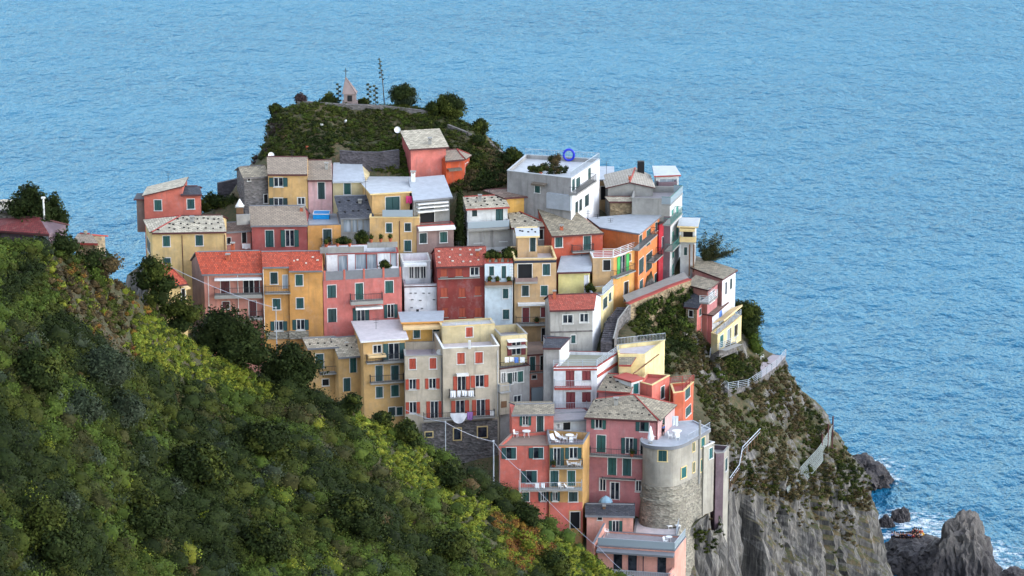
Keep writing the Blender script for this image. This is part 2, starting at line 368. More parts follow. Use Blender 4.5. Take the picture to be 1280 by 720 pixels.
            if st == 'h':     # one leaf closed, other half glass
                xm = (a0 + a1) / 2; s.leaf(O, u, n, xm, a1 - .01, h0 + .02, h1 - .02, -.08, sh, wo); p = MB(); p.box(O, u, UP, n, a0, xm, h0, h1, -.23, -.16, 'glass'); p.build('pane', wo)
                s.leaf(O, u, n, a0 - (a1 - a0) / 2, a0 - .02, h0 + .02, h1, .03, sh, wo)
        return s
    def leaf(s, O, u, n, x0, x1, h0, h1, d, m, par):
        p = MB(); w = .07
        p.box(O, u, UP, n, x0, x0 + w, h0, h1, d, d + .05, m); p.box(O, u, UP, n, x1 - w, x1, h0, h1, d, d + .05, m)
        p.box(O, u, UP, n, x0 + w, x1 - w, h0, h0 + w, d, d + .05, m); p.box(O, u, UP, n, x0 + w, x1 - w, h1 - w, h1, d, d + .05, m)
        k = max(3, int((h1 - h0) / .13))
        for i in range(k):
            z = h0 + w + (h1 - h0 - 2 * w) * i / k; q = (h1 - h0 - 2 * w) / k
            p.poly([O + u * (x0 + w) + UP * z + n * (d + .045), O + u * (x1 - w) + UP * z + n * (d + .045), O + u * (x1 - w) + UP * (z + q) + n * (d + .012), O + u * (x0 + w) + UP * (z + q) + n * (d + .012)], m)
        p.build('shutter', par)
    def bal(s, x0, x1, y, f='F', p=1.0, m='concrete', st='bar', rm='iron', h=1.0, t=.16, sides=True):
        O, u, n, W = s.face(f)
        a0, z = s.loc(f, x0, y, p); a1 = s.loc(f, x1, y, p)[0]
        mb = MB(); mb.box(O, u, UP, n, a0, a1, z - t, z, .004, p, m); o = mb.build('balcony', s.root)
        r = MB(); P = lambda a, d: O + u * a + n * d + UP * z
        railing(r, [P(a0 + .05, .05), P(a0 + .05, p - .06), P(a1 - .05, p - .06), P(a1 - .05, .05)] if sides else [P(a0, p - .06), P(a1, p - .06)], h, st, rm); r.build('railing', o)
        s.lastbal = (O, u, n, a0, a1, z, p); return o
    def awn(s, x0, x1, y0, y1, f='F', p=1.2, m='awning_cream'):
        O, u, n, W = s.face(f); a0, z0 = s.loc(f, x0, y0); a1 = s.loc(f, x1, y0)[0]; z1 = s.loc(f, x0, y1, p)[1]
        P = lambda a, d, z: O + u * a + n * d + UP * z; mb = MB(); q = .05
        mb.poly([P(a0, .01, z0), P(a0, p, z1), P(a1, p, z1), P(a1, .01, z0)], m); mb.poly([P(a0, .01, z0 - q), P(a1, .01, z0 - q), P(a1, p, z1 - q), P(a0, p, z1 - q)], m)
        mb.box(O, u, UP, n, a0, a1, z1 - .28, z1, p, p + .04, m)
        for a in (a0, a1): mb.poly([P(a, .01, z0), P(a, .01, z0 - q), P(a, p, z1 - q), P(a, p, z1)], m)
        return mb.build('awning', s.root)
    def rail(s, fs='F', h=.9, st='bar', m='iron', dz=.1, ins=.1):
        mb = MB()
        for f in fs:
            O, u, n, W = s.face(f); O = O + UP * (s.z + dz) - n * ins; railing(mb, [O, O + u * W], h, st, m)
        return mb.build('railing', s.root)
    def pipe(s, x, y0, y1, f='F', m='trim_dark'):
        O, u, n, W = s.face(f); a, z0 = s.loc(f, x, y0); z1 = s.loc(f, x, y1)[1]; mb = MB(); mb.tube([O + u * a + n * .07 + UP * z0, O + u * a + n * .07 + UP * z1], .055, m, 6); return mb.build('downpipe', s.root)
    def band(s, y0, y1, m, f='F', name='wall_band', x0=None, x1=None, d=.03):
        O, u, n, W = s.face(f); xm = topx((O + u * W / 2 + UP * s.z))[0]; z0 = s.loc(f, xm, y1)[1]; z1 = s.loc(f, xm, y0)[1]
        a0 = s.loc(f, x0, (y0 + y1) / 2)[0] if x0 else 0; a1 = s.loc(f, x1, (y0 + y1) / 2)[0] if x1 else W
        mb = MB(); mb.box(O, u, UP, n, a0, a1, z0, z1, -.1, d, m); return mb.build(name, s.root)
    def chim(s, px, py, dr=2.5, w=.6, h=1.3, m='concrete', cap=True):
        P = onplane(px, py, s.c[0] + s.bk * dr, s.bk); mb = MB(); mb.abox(P - UP * 1.2, w, w, h + 1.2, m)
        if cap:
            mb.abox(P + UP * (h + .22), w * 1.35, w * 1.35, .12, 'concrete')
            for x in (-.35, .35): mb.abox(P + UP * h + V((x * w, 0, 0)), .12, w * .8, .22, m)
        return mb.build('chimney', s.roofobj or s.root)
    def dish(s, px, py, dr=2.5, r=.5):
        P = onplane(px, py, s.c[0] + s.bk * dr, s.bk); mb = MB(); nn = V((.2, -1, .35)).normalized(); a = nn.cross(UP).normalized(); b = nn.cross(a)
        rings = [[P + nn * (.1 * q * q - .05) + (a * math.cos(k * .6283) + b * math.sin(k * .6283)) * r * q for k in range(10)] for q in (.05, .5, 1)]
        for dz in (0, -.03):
            for A, B in zip(rings, rings[1:]):
                for k in range(10): mb.poly([p + nn * dz for p in (A[k], A[(k + 1) % 10], B[(k + 1) % 10], B[k])], 'trim_white')
        mb.tube([P - nn * .05, P - UP * (r + 1.2) - nn * .1], .035, 'iron', 5); return mb.build('satellite_dish', s.roofobj or s.root)
    def antenna(s, px, py0, py1, dr=2.5):
        O = s.c[0] + s.bk * dr; P = onplane(px, py1, O, s.bk); Q = onplane(px, py0, O, s.bk); mb = MB(); mb.tube([P - UP * .6, Q], .03, 'iron', 5)
        for k in range(3): mb.tube([Q - UP * (.25 * k + .05) - V((.45 - .08 * k, 0, 0)), Q - UP * (.25 * k + .05) + V((.45 - .08 * k, 0, 0))], .018, 'iron', 4)
        return mb.build('antenna', s.roofobj or s.root)
    def box(s, name, x0, x1, y0, y1, d, m, f='F', off=0):
        O, u, n, W = s.face(f); ym, xm = (y0 + y1) / 2, (x0 + x1) / 2; a0, a1 = s.loc(f, x0, ym, off + d)[0], s.loc(f, x1, ym, off + d)[0]; h0, h1 = s.loc(f, xm, y1, off + d)[1], s.loc(f, xm, y0, off + d)[1]
        mb = MB(); mb.box(O, u, UP, n, a0, a1, h0, h1, off + .004, off + d, m); return mb.build(name, s.root)
# ------------------------------------------------------------------ terrain helpers
class RBF:
    def __init__(s, pts):
        p = np.array(pts, float); s.p = p[:, :2]; n = len(p)
        d = np.linalg.norm(s.p[:, None] - s.p[None], axis=2); A = np.zeros((n + 1, n + 1)); A[:n, :n] = -d; A[:n, n] = A[n, :n] = 1
        s.w = np.linalg.solve(A, np.append(p[:, 2], 0))
    def __call__(s, x, y):
        x, y = np.asarray(x, float), np.asarray(y, float); sh = x.shape; q = np.stack([x.ravel(), y.ravel()], 1); out = np.full(len(q), s.w[-1])
        for i in range(len(s.p)): out -= s.w[i] * np.hypot(q[:, 0] - s.p[i, 0], q[:, 1] - s.p[i, 1])
        return out.reshape(sh)
def px3(l): return [tuple(at(a, b, c)) for a, b, c in l]
village = [(x, y, 20.5 + .72 * (y - 325) - min(4.0, max(0, y - 332) * .2)) for y in (325, 335, 345, 355, 365, 375) for x in np.linspace(-45 + (y - 325) * .0, 20, 5)]
village = [p for p in village if not (p[0] < -30 and p[1] < 350)]
ctrl = village + px3([
    # garden hill at the top
    (320, 210, 385), (335, 190, 388), (420, 195, 386), (480, 200, 386), (560, 195, 387), (610, 205, 387), (650, 215, 388),
    (328, 160, 395), (350, 142, 398), (390, 134, 400), (440, 134, 401), (500, 130, 402), (550, 142, 401), (600, 160, 399), (440, 172, 393), (510, 172, 393), (625, 195, 395),
    # left end
    (200, 290, 378), (168, 350, 374), (160, 345, 382), (240, 276, 378), (285, 245, 384), (300, 225, 388),
    # right end under the houses
    (750, 262, 388), (840, 300, 390), (850, 353, 380), (800, 425, 369), (815, 425, 373), (830, 425, 377), (845, 420, 380), (812, 410, 370.5), (835, 405, 375), (862, 405, 370.5), (880, 442, 367),
    # slope under the street and cliff
    (790, 402, 361.5), (800, 420, 359), (786, 428, 356.5), (800, 392, 365), (840, 380, 369), (820, 430, 360), (850, 430, 366), (870, 470, 362), (880, 520, 352), (915, 555, 347), (960, 500, 372), (905, 510, 362), (935, 580, 352), (990, 540, 371), (1035, 545, 379),
    (903, 640, 338.5), (887, 640, 335.5), (872, 690, 333), (840, 695, 330), (925, 630, 344), (950, 615, 350), (1000, 600, 360), (1050, 590, 371), (1090, 600, 378),
    (880, 700, 339), (930, 720, 344.5), (985, 720, 350), (1040, 720, 357), (1090, 720, 366), (1112, 700, 374), (1105, 640, 377)]) + [
    # sea cliffs all round (hidden or at the water)
    (20, 328, 16), (30, 335, 6), (24, 326, -4), (36, 341, -6), (46, 350, -6), (58, 364, -6), (61, 378, -6), (58, 392, -6), (52, 402, -6), (44, 410, -6), (30, 420, -6), (10, 428, -6), (-15, 430, -6), (-40, 428, -6), (-58, 415, -6), (-66, 395, -6), (-66, 378, -4), (-40, 412, 30), (-20, 417, 34), (0, 418, 34), (20, 410, 24), (34, 402, 18), (-52, 398, 26), (-57, 380, 30), (-48, 388, 48),
    (47, 396, 14), (50, 388, 20), (5, 318, -4), (-20, 318, 2), (-45, 322, 6), (-62, 350, 14), (-62, 330, 8), (-75, 360, 4), (10, 322, 14)]
PATHP = [at(*q) for q in ((982, 446, 382), (971, 459, 378), (952, 473, 373), (935, 484, 369), (910, 488, 366), (893, 473, 366.5), (886, 459, 367.5), (888, 445, 367), (899, 438, 366.4), (920, 430, 370.5))]
ctrl += [(p.x - .3, p.y + .6, p.z - .25) for p in PATHP] + [tuple(atz(955, 450, 37.1)), tuple(atz(935, 447, 38.6)), tuple(at(915, 460, 370.5))]
HEAD = RBF(ctrl)
def fbm(p, o=4): return mnoise.fractal(p, .9, 2.1, o, noise_basis='PERLIN_ORIGINAL')
def build_head():
    xs = np.concatenate([np.arange(-74, 16, .8), np.arange(16, 70, .36)]); ys = np.concatenate([np.arange(315, 384, .28), np.arange(384, 434, .6)]); X, Y = np.meshgrid(xs, ys); Z = HEAD(X, Y); Z = np.minimum(Z, 76)
    gx = np.gradient(Z, xs, axis=1); gy = np.gradient(Z, ys, axis=0); sl = np.hypot(gx, gy); nz = 1 / np.sqrt(1 + sl ** 2)
    vs = []
    for j in range(len(ys)):
        for i in range(len(xs)):
            x, y, z = X[j, i], Y[j, i], Z[j, i]; k = min(1, max(0, (sl[j, i] - .75) / 1.2)); n = V((-gx[j, i], -gy[j, i], 1)).normalized()
            d = .5 * fbm(V((x, y, z)) * .25); c = x * .86 + y * .5; lo_ = min(1, max(.0, (31 - z) / 6)) if x > 18 else 0
            if k > 0:
                w_ = 1.2 * mnoise.noise(V((c * .12, z * .09, 1))) + .3 * mnoise.noise(V((c * .5, z * .3, 4)))
                d += k * (1.6 * fbm(V((c * .14, z * .04, 2))) + .7 * fbm(V((x, y, z)) * .35, 5) + .35 * fbm(V((c * 1.3, y * .5, z * .35)), 4))
                rg_ = lambda f, zz, o: abs(mnoise.noise(V(((c + w_) * f, z * zz, o))))
                d += k * (lo_ + .25) * (2.2 * rg_(.16, .012, 3) + 1.1 * rg_(.42, .03, 6) + .5 * rg_(1.1, .06, 9) - 1.3)
                if lo_ > 0:
                    d += k * lo_ * (1.1 * (mnoise.cell(V(((c + w_ * .6) * .33, 5.5, 2.5))) - .5) + .5 * (mnoise.cell(V(((c + w_ * .4) * .95, 1.5, 7.5))) - .5))
                    d -= lo_ * (4.5 * max(0, 1 - abs(c - 203.6 + (24 - z) * .05) / 1.4) ** .5 + 1.8 * max(0, 1 - abs(c - 212 + (24 - z) * .1) / .9) ** .5)
            p = V((x, y, z)) + V((n.x, n.y, n.z * .5)) * d
            vs.append(p)
    nx = len(xs); fs = [(j * nx + i, j * nx + i + 1, (j + 1) * nx + i + 1, (j + 1) * nx + i) for j in range(len(ys) - 1) for i in range(nx - 1)]
    me = bpy.data.meshes.new('headland'); me.from_pydata(vs, [], fs); me.polygons.foreach_set('use_smooth', [not (vs[f[0]].x > 20 and vs[f[0]].z < 30) for f in fs])
    t = NT('headland_rock')
    geo = t.n('ShaderNodeNewGeometry'); sep = t.n('ShaderNodeSeparateXYZ'); t.l(geo.outputs['Normal'], sep.inputs[0])
    pos = t.n('ShaderNodeSeparateXYZ'); t.l(geo.outputs['Position'], pos.inputs[0])
    str_ = t.noise(t.mapped((1.1, 1.1, .1), (0, R(-8), 0)), 1, 7, .7); med = t.noise(t.mapped((.28, .28, .2)), 1, 6, .65); fine = t.noise(t.mapped((2.2, 2.2, 1.1)), 1, 6, .75)
    rock = t.mix(t.rng(str_, .4, .6), (.045, .043, .044), (.27, .25, .22)); rock = t.mix(t.rng(med, .48, .72, 0, .6), rock, (.2, .175, .14)); ck = t.noise(t.mapped((.55, .32, .03), (0, 0, 0)), 1, 8, .62); ck2 = t.noise(t.mapped((1.5, .9, .12)), 1, 6, .6); rock = t.mix(t.rng(t.math('ABSOLUTE', t.math('SUBTRACT', ck, .5)), .0, .035, .92, 0), rock, (.03, .028, .03)); rock = t.mix(t.rng(t.math('ABSOLUTE', t.math('SUBTRACT', ck2, .5)), .0, .03, .6, 0), rock, (.05, .046, .046)); rock = t.mix(t.rng(fine, .32, .6, .8, 0), rock, (.14, .13, .12))
    soil = t.mix(t.rng(med, .35, .65), (.06, .055, .025), (.14, .095, .05)); soil = t.mix(t.rng(fine, .42, .62), soil, (.045, .06, .022))
    a = t.mix(t.rng(t.math('ADD', sep.outputs[2], t.rng(med, .3, .7, -.16, .16)), .47, .64), rock, soil)
    wet = t.rng(t.math('ADD', pos.outputs[2], t.rng(med, .3, .7, -2.5, 2.5)), 2.0, 5.0)
    t.col(t.mix(wet, (.03, .027, .028), a)); t.rough(.95); t.bump(t.math('ADD', str_, t.math('MULTIPLY', fine, .6)), .7, .3); MATS['headland_rock'] = t.m
    me.materials.append(t.m); o = bpy.data.objects.new('headland', me); COL.objects.link(o); o['kind'] = 'structure'; return o
HEADO = build_head()
from mathutils.bvhtree import BVHTree
HBV = BVHTree.FromPolygons([v.co.copy() for v in HEADO.data.vertices], [tuple(p.vertices) for p in HEADO.data.polygons])
def head_hit(px, py): return HBV.ray_cast(EYE, ray(px, py).normalized())[0]
def drop(x, y): h = HBV.ray_cast(V((x, y, 200)), V((0, 0, -1)))[0]; return h.z if h else 0
# ------------------------------------------------------------------ near hillside
crest = [(-330, 150, 258), (-150, 226, 262), (0, 306, 268), (60, 312, 271), (110, 330, 274), (170, 372, 279), (240, 434, 285), (330, 478, 289), (400, 498, 291), (500, 542, 295), (600, 606, 300), (680, 655, 303), (770, 722, 307), (860, 800, 311)]
CR = np.array([tuple(at(*c)) for c in crest])
def hill_z(x, y):
    x, y = np.asarray(x, float), np.asarray(y, float); yc = np.interp(x, CR[:, 0], CR[:, 1]); zc = np.interp(x, CR[:, 0], CR[:, 2])
    zc = np.where(x > CR[-1, 0], CR[-1, 2] - 1.1 * (x - CR[-1, 0]), zc); zc = np.where(x < CR[0, 0], CR[0, 2], zc)
    d = yc - y; t = np.sin((zc + d * .1) * 1.5 + x * .12) * .12
    front = zc - .115 * d - .0007 * np.maximum(d, 0) ** 2 + t; back = zc + 1.25 * d
    k = 2.5; h = np.where(d > k, front, np.where(d < -k, back, 0)); w = np.clip((d + k) / (2 * k), 0, 1); w = w * w * (3 - 2 * w)
    return np.maximum(np.where(np.abs(d) <= k, front * w + back * (1 - w), h), 1.0)
def build_hill():
    xs = np.arange(-130, 62, 1.0); ys = np.arange(95, 352, 1.0); X, Y = np.meshgrid(xs, ys); Z = hill_z(X, Y)
    vs = [V((X[j, i], Y[j, i], Z[j, i] + .6 * fbm(V((X[j, i], Y[j, i], 3)) * .15) + .2 * fbm(V((X[j, i], Y[j, i], 9)) * .6))) for j in range(len(ys)) for i in range(len(xs))]
    nx = len(xs); fs = [(j * nx + i, j * nx + i + 1, (j + 1) * nx + i + 1, (j + 1) * nx + i) for j in range(len(ys) - 1) for i in range(nx - 1)]
    me = bpy.data.meshes.new('hillside'); me.from_pydata(vs, [], fs); me.polygons.foreach_set('use_smooth', [True] * len(fs))
    t = NT('hill_soil'); a = t.noise(t.mapped((.2, .2, .2)), 1, 6, .7); b = t.noise(t.mapped((1.6, 1.6, 1.6)), 1, 6, .7)
    c = t.mix(t.rng(a, .38, .62), (.06, .05, .025), (.045, .06, .02)); c = t.mix(t.rng(b, .5, .7), c, (.12, .08, .045)); t.col(c); t.rough(1); t.bump(b, .8, .3); MATS['hill_soil'] = t.m
    me.materials.append(t.m); o = bpy.data.objects.new('hillside', me); COL.objects.link(o); o['kind'] = 'structure'
build_hill()
# ------------------------------------------------------------------ leaves
PAL = dict(dark=[(.026, .042, .012), (.034, .052, .013), (.042, .06, .016)], mid=[(.056, .076, .014), (.074, .094, .017), (.09, .106, .021)], grass=[(.07, .075, .024), (.1, .1, .036), (.05, .062, .02)], olive=[(.075, .1, .06), (.095, .12, .075), (.065, .085, .05)], yellow=[(.2, .235, .026), (.25, .26, .035), (.14, .19, .025)], rust=[(.22, .1, .025), (.26, .16, .03), (.15, .055, .025)],
           brown=[(.1, .075, .035), (.13, .09, .04), (.07, .055, .03)], straw=[(.2, .16, .075), (.16, .12, .06), (.12, .1, .05)], bright=[(.09, .14, .024), (.115, .16, .028), (.07, .11, .02)], bluegreen=[(.048, .07, .038), (.06, .082, .046), (.04, .058, .034)], purple=[(.07, .045, .05), (.09, .06, .06), (.05, .035, .035)])
def pick(pal, n, rng=RNG, jit=.3):
    a = np.array(PAL[pal])[rng.integers(0, 3, n)]; return a * (.92 if pal in ('yellow', 'rust', 'straw', 'brown') else .75) * (1 + rng.uniform(-jit, jit, (n, 1)))
_bm = bmesh.new(); bmesh.ops.create_icosphere(_bm, subdivisions=2, radius=1); ICV = np.array([v.co[:] for v in _bm.verts]); ICF = np.array([[v.index for v in f.verts] for f in _bm.faces]); _bm.free()
class Leaves:
    def __init__(s): s.c, s.n, s.s, s.k, s.cv, s.ck, s.cn = [], [], [], [], [], [], []
    def blob(s, cen, rad, N, size, pal, flat=.0, rng=RNG, lower=-.35, core=.72):
        rad = np.array(rad, float); d = rng.normal(size=(N, 3)); d /= np.linalg.norm(d, axis=1)[:, None]; d[:, 2] = np.where(d[:, 2] < lower, -d[:, 2], d[:, 2])
        bump = lambda e: 1 + .22 * np.sin(e[:, 0] * 4 + cen[0] * 7) * np.cos(e[:, 1] * 5 + cen[1] * 5) + .17 * np.sin(e[:, 2] * 8 + cen[0] * 3 + e[:, 0] * 5) + .1 * np.sin(e[:, 0] * 11 + e[:, 1] * 9 + cen[1] * 3)
        r = rng.uniform(.55, 1.12, N) ** .6; p = np.array(cen) + d * rad * (r * bump(d))[:, None]; n = d / rad * rad.mean() + rng.normal(size=(N, 3)) * .42; n[:, 2] += .2; n /= np.linalg.norm(n, axis=1)[:, None]
        q = rng.uniform(.85, 1.18); s.c.append(p); s.n.append(n); s.s.append(size * rng.uniform(.6, 1.35, N)); s.k.append(pick(pal, N, rng) * q)
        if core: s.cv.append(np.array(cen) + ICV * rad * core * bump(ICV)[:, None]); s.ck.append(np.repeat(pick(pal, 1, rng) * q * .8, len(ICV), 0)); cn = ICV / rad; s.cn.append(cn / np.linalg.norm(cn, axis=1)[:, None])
    def mesh(s, name):
        c = np.concatenate(s.c); n = np.concatenate(s.n); z = np.concatenate(s.s)[:, None]; k = np.concatenate(s.k); N = len(c)
        g = n + RNG.normal(size=(N, 3)) * .45; g /= np.linalg.norm(g, axis=1)[:, None]
        a = np.cross(g, RNG.normal(size=(N, 3))); a /= np.linalg.norm(a, axis=1)[:, None] + 1e-9; b = np.cross(g, a)
        q = np.stack([c - a * z * .5, c - b * z * .32, c + a * z * .5, c + b * z * .32], 1).reshape(-1, 3); vc = np.repeat(k, 4, axis=0); vn = np.repeat(n, 4, axis=0); li = np.arange(4 * N); ls = np.arange(0, 4 * N, 4)
        if s.cv:
            M = len(s.cv); m = len(ICV); q = np.concatenate([q] + s.cv); vc = np.concatenate([vc] + s.ck); vn = np.concatenate([vn] + s.cn); F_ = (ICF[None] + (4 * N + np.arange(M) * m)[:, None, None]).reshape(-1); ls = np.concatenate([ls, 4 * N + np.arange(0, len(F_), 3)]); li = np.concatenate([li, F_])
        me = bpy.data.meshes.new(name); me.vertices.add(len(q)); me.vertices.foreach_set('co', q.ravel().astype(np.float32)); me.loops.add(len(li)); me.loops.foreach_set('vertex_index', li.astype(np.int32)); me.polygons.add(len(ls)); me.polygons.foreach_set('loop_start', ls.astype(np.int32)); me.update(calc_edges=True)
        at_ = me.color_attributes.new('Col', 'FLOAT_COLOR', 'POINT'); at_.data.foreach_set('color', np.concatenate([np.clip(vc, .003, 1), np.ones((len(vc), 1))], 1).ravel().astype(np.float32))
        me.polygons.foreach_set('use_smooth', np.ones(len(ls), bool)); me.normals_split_custom_set_from_vertices(vn.astype(np.float32).tolist())
        me.materials.append(MATS['leaf']); return me
    def obj(s, name, parent=None): o = bpy.data.objects.new(name, s.mesh(name)); COL.objects.link(o); o.parent = parent; return o
def tree(name, label, P, hgt, blobs, pal, leaf=.34, dens=70, trunk=.16, cat='tree', group=None):
    """blobs: (dx, dy, z, rx, ry, rz) in metres relative to the foot"""
    if name in ('bush', 'evergreen_tree', 'dark_tree', 'laurel_tree', 'autumn_bush', 'pine_tree', 'oak_tree'):
        z0 = min(b[2] for b in blobs); w0 = max(max(abs(b[0]) for b in blobs) * .7, max(b[3] for b in blobs) * .8); blobs = list(blobs) + [(w0 * .25, 0, z0 * .5 - .3, w0, w0 * .8, z0 * .6 + .4), (-w0 * .4, -.1, z0 * .3 - .5, w0 * .8, w0 * .7, z0 * .5 + .5)]
    P = V(P); r = empty(name, P, label, cat, group); mb = MB(); top = V((blobs[0][0] * .5, blobs[0][1] * .5, hgt * .55)); mb.tube([V((0, 0, -.8)), V((.05, .03, hgt * .25)), top], [trunk, trunk * .8, trunk * .5], 'bark', 7)
    L = Leaves()
    for b in blobs:
        mb.tube([top * .6, (top * .6 + V(b[:3])) / 2 + V((0, 0, -.15)), V(b[:3])], [trunk * .5, trunk * .32, trunk * .12], 'bark', 5)
        pl = pal if isinstance(pal, str) else pal[random.randrange(len(pal))]
        N = int(dens * (b[3] * b[4] + b[3] * b[5] + b[4] * b[5]) / (leaf / .34) ** 2); L.blob(b[:3], b[3:6], N, leaf, pl, core=.66)
    t = mb.build('trunk', r, loc=(0, 0, 0)); t.location = (0, 0, 0); L.obj('crown', r); return r
def rblobs(n, w, h, z0, sz=.45):
    out = []; n = n * 2; sz *= .78
    for i in range(n):
        a = i * 2.4; q = math.sqrt(i / n) * .62; s = sz * random.uniform(.8, 1.2); out.append((math.cos(a) * w * q, math.sin(a) * w * q, z0 + h * (.5 + .35 * (1 - q) * random.uniform(.2, 1.2) - .25 * q), w * s, w * s, h * s * .8))
    return out + [(w * .3, 0, h * .2, w * .7, w * .6, h * .35), (-w * .35, .1, h * .22, w * .6, w * .6, h * .35)]
HX = lambda px, py, Y: at(px, py, Y)
def hill_hit(px, py):
    d = ray(px, py); lo = None
    for Y in np.arange(120, 345, .5):
        p = EYE + d * (Y / d.y)
        if p.z < float(hill_z(p.x, p.y)): return p
    return None
# ------------------------------------------------------------------ hill cover (uncountable scrub) as one object
def region(px, py):
    def inp(poly):
        c = False
        for (x0, y0), (x1, y1) in zip(poly, poly[1:] + poly[:1]):
            if (y0 > py) != (y1 > py) and px < (x1 - x0) * (py - y0) / (y1 - y0) + x0: c = not c
        return c
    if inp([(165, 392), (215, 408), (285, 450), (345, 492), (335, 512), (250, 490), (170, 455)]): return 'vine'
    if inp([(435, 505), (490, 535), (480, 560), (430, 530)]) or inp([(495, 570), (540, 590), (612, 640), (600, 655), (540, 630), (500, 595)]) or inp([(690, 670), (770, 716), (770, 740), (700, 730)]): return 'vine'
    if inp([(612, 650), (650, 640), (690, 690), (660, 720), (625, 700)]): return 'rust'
    if inp([(40, 318), (110, 335), (190, 372), (230, 415), (190, 400), (165, 460), (120, 440), (80, 400)]) or inp([(430, 520), (520, 560), (640, 650), (600, 690), (500, 620), (430, 560)]): return 'sunlit_dryvine' if px < 400 else ('vine' if mnoise.noise(V((px * .03, py * .03, 3))) > -.05 else 'scrub')  # sunlit bands of the slope imitated by yellower leaf colours among vine rows
    if inp([(0, 320), (60, 340), (90, 420), (60, 440), (0, 400)]): return 'terr'
    return 'scrub'
def build_scrub():
    L = Leaves(); rng = np.random.default_rng(5); n = 0
    for _ in range(27500):
        px, py = rng.uniform(-160, 830), rng.uniform(285, 800)
        if py < np.interp(px, [c[0] for c in crest], [c[1] for c in crest]) - 2: continue
        d = ray(px, py); Ys = np.arange(150, 330, .8); X = d.x / d.y * Ys; Zr = CAMZ + d.z / d.y * Ys; hz = hill_z(X, Ys); k = np.argmax(Zr < hz)
        if not Zr[k] < hz[k]: continue
        p = (X[k], Ys[k], hz[k]); r = region(px, py); u = rng.random()
        if r == 'scrub' and rng.random() > (p[1] / 300) ** 2 * 1.25: continue
        big = mnoise.noise(V((p[0] * .09, p[1] * .09, 1.7))); b2 = mnoise.noise(V((p[0] * .3, p[1] * .3, 7.7)))
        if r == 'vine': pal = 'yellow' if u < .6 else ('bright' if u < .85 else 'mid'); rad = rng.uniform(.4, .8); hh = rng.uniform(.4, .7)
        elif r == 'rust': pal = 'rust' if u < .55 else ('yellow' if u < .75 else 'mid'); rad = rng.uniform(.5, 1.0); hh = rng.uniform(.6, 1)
        elif r == 'sunlit_dryvine':
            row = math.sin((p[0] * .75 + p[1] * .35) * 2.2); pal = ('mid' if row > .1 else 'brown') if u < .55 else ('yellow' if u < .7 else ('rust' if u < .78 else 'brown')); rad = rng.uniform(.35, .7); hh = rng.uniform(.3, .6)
            if row < -.75: continue
        elif r == 'terr':
            row = math.sin((p[0] * .9 - p[1] * .15) * 1.3); pal = 'bright' if row > .4 and u < .7 else ('mid' if row > -.2 else 'dark'); rad = rng.uniform(.4, .9); hh = rng.uniform(.4, .9)
        else:
            v = big + rng.normal() * .16 + (px - 300) * .0006 + (560 - py) * .0004  # leaf colour brightens upward and rightward, imitating sun on the slope
            pal = 'dark' if v < -.1 else ('mid' if v < .16 else ('grass' if b2 > .2 else 'bright'))
            if b2 < -.38 and u < .3: pal = 'bluegreen'
            if b2 > .4 and u < .35: pal = 'grass' if u < .2 else 'brown'
            if u > .975: pal = 'yellow' if u < .99 else 'olive'
            rad = rng.uniform(.4, .8) if rng.random() < .82 else rng.uniform(.8, 1.7); rad *= (1.15 if pal == 'dark' else 1); hh = rad * rng.uniform(.75, 1.15)
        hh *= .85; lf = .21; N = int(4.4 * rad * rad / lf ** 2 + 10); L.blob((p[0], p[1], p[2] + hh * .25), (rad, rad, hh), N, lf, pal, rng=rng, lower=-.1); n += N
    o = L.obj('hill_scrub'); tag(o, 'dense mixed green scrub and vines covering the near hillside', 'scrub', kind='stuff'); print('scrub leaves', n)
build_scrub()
# ================================================================== the village houses (pixel coordinates of the 1280 px photo, each on its own depth)
H = House
# ---- H1 salmon house at the top left
h = H('salmon house with a tilted stone roof at the far left end of the village', (180, 245), (228, 233.5), 276, 'salmon', D=5.6, tilt=True)
h.roof('tilt', 'slate_light', oh=.3); h.wins('c 193 250 202 263'); h.done()
x = H('', (228, 243.5), (250.5, 243), 276, 'salmon', Y=h.Y + .05, D=4, on=h, storey='annexe'); x.roof('gable', 'slate_dark', RL=(228, 234), RR=(247, 234), dr=2.6); x.wins('c 234 249 243 261'); x.done()
x = H('', (170.5, 250), (181.5, 250), 273, 'brown', Y=h.Y + .6, D=3, on=h, storey='side_annexe', ext=2); x.roof('flat', 'slate_dark', h=0); x.done()
h.antenna(210, 214, 221, 3)
# ---- H2 cream house with hip roof
h = H('large cream house with a hipped stone roof below the salmon house', (190, 291), (281, 289.5), 372, 'cream', D=7.5, BL=(182, 275))
h.roof('hip', 'slate_light', RL=(226, 271.5), RR=(276, 270), dr=5.0, hipL=True, stones=26)
h.wins('c 203.7 295 212.5 308;c 244.5 294 253.7 307;c 204 322.5 213.3 333;c 245 322 254 334'); h.wins('c 184 300 188 314', f='L'); h.done(); h.pipe(227.5, 294, 360); h.pipe(281, 293, 330)
# ---- H3 little red-roofed house at the edge of the slope
h = H('small yellow house with a bright red hipped roof behind the green slope', (203.5, 358), (233, 354), 400, 'cream', Y=353, D=6, BL=(184, 334.5))
h.roof('hip', 'tile_red', RL=(204, 331.5), RR=(209, 331), dr=4.6, hipL=True, hipR=True); h.wins('D 227 361 231.5 376'); h.done(); h.awn(226, 233, 357, 360.5, p=1.4)
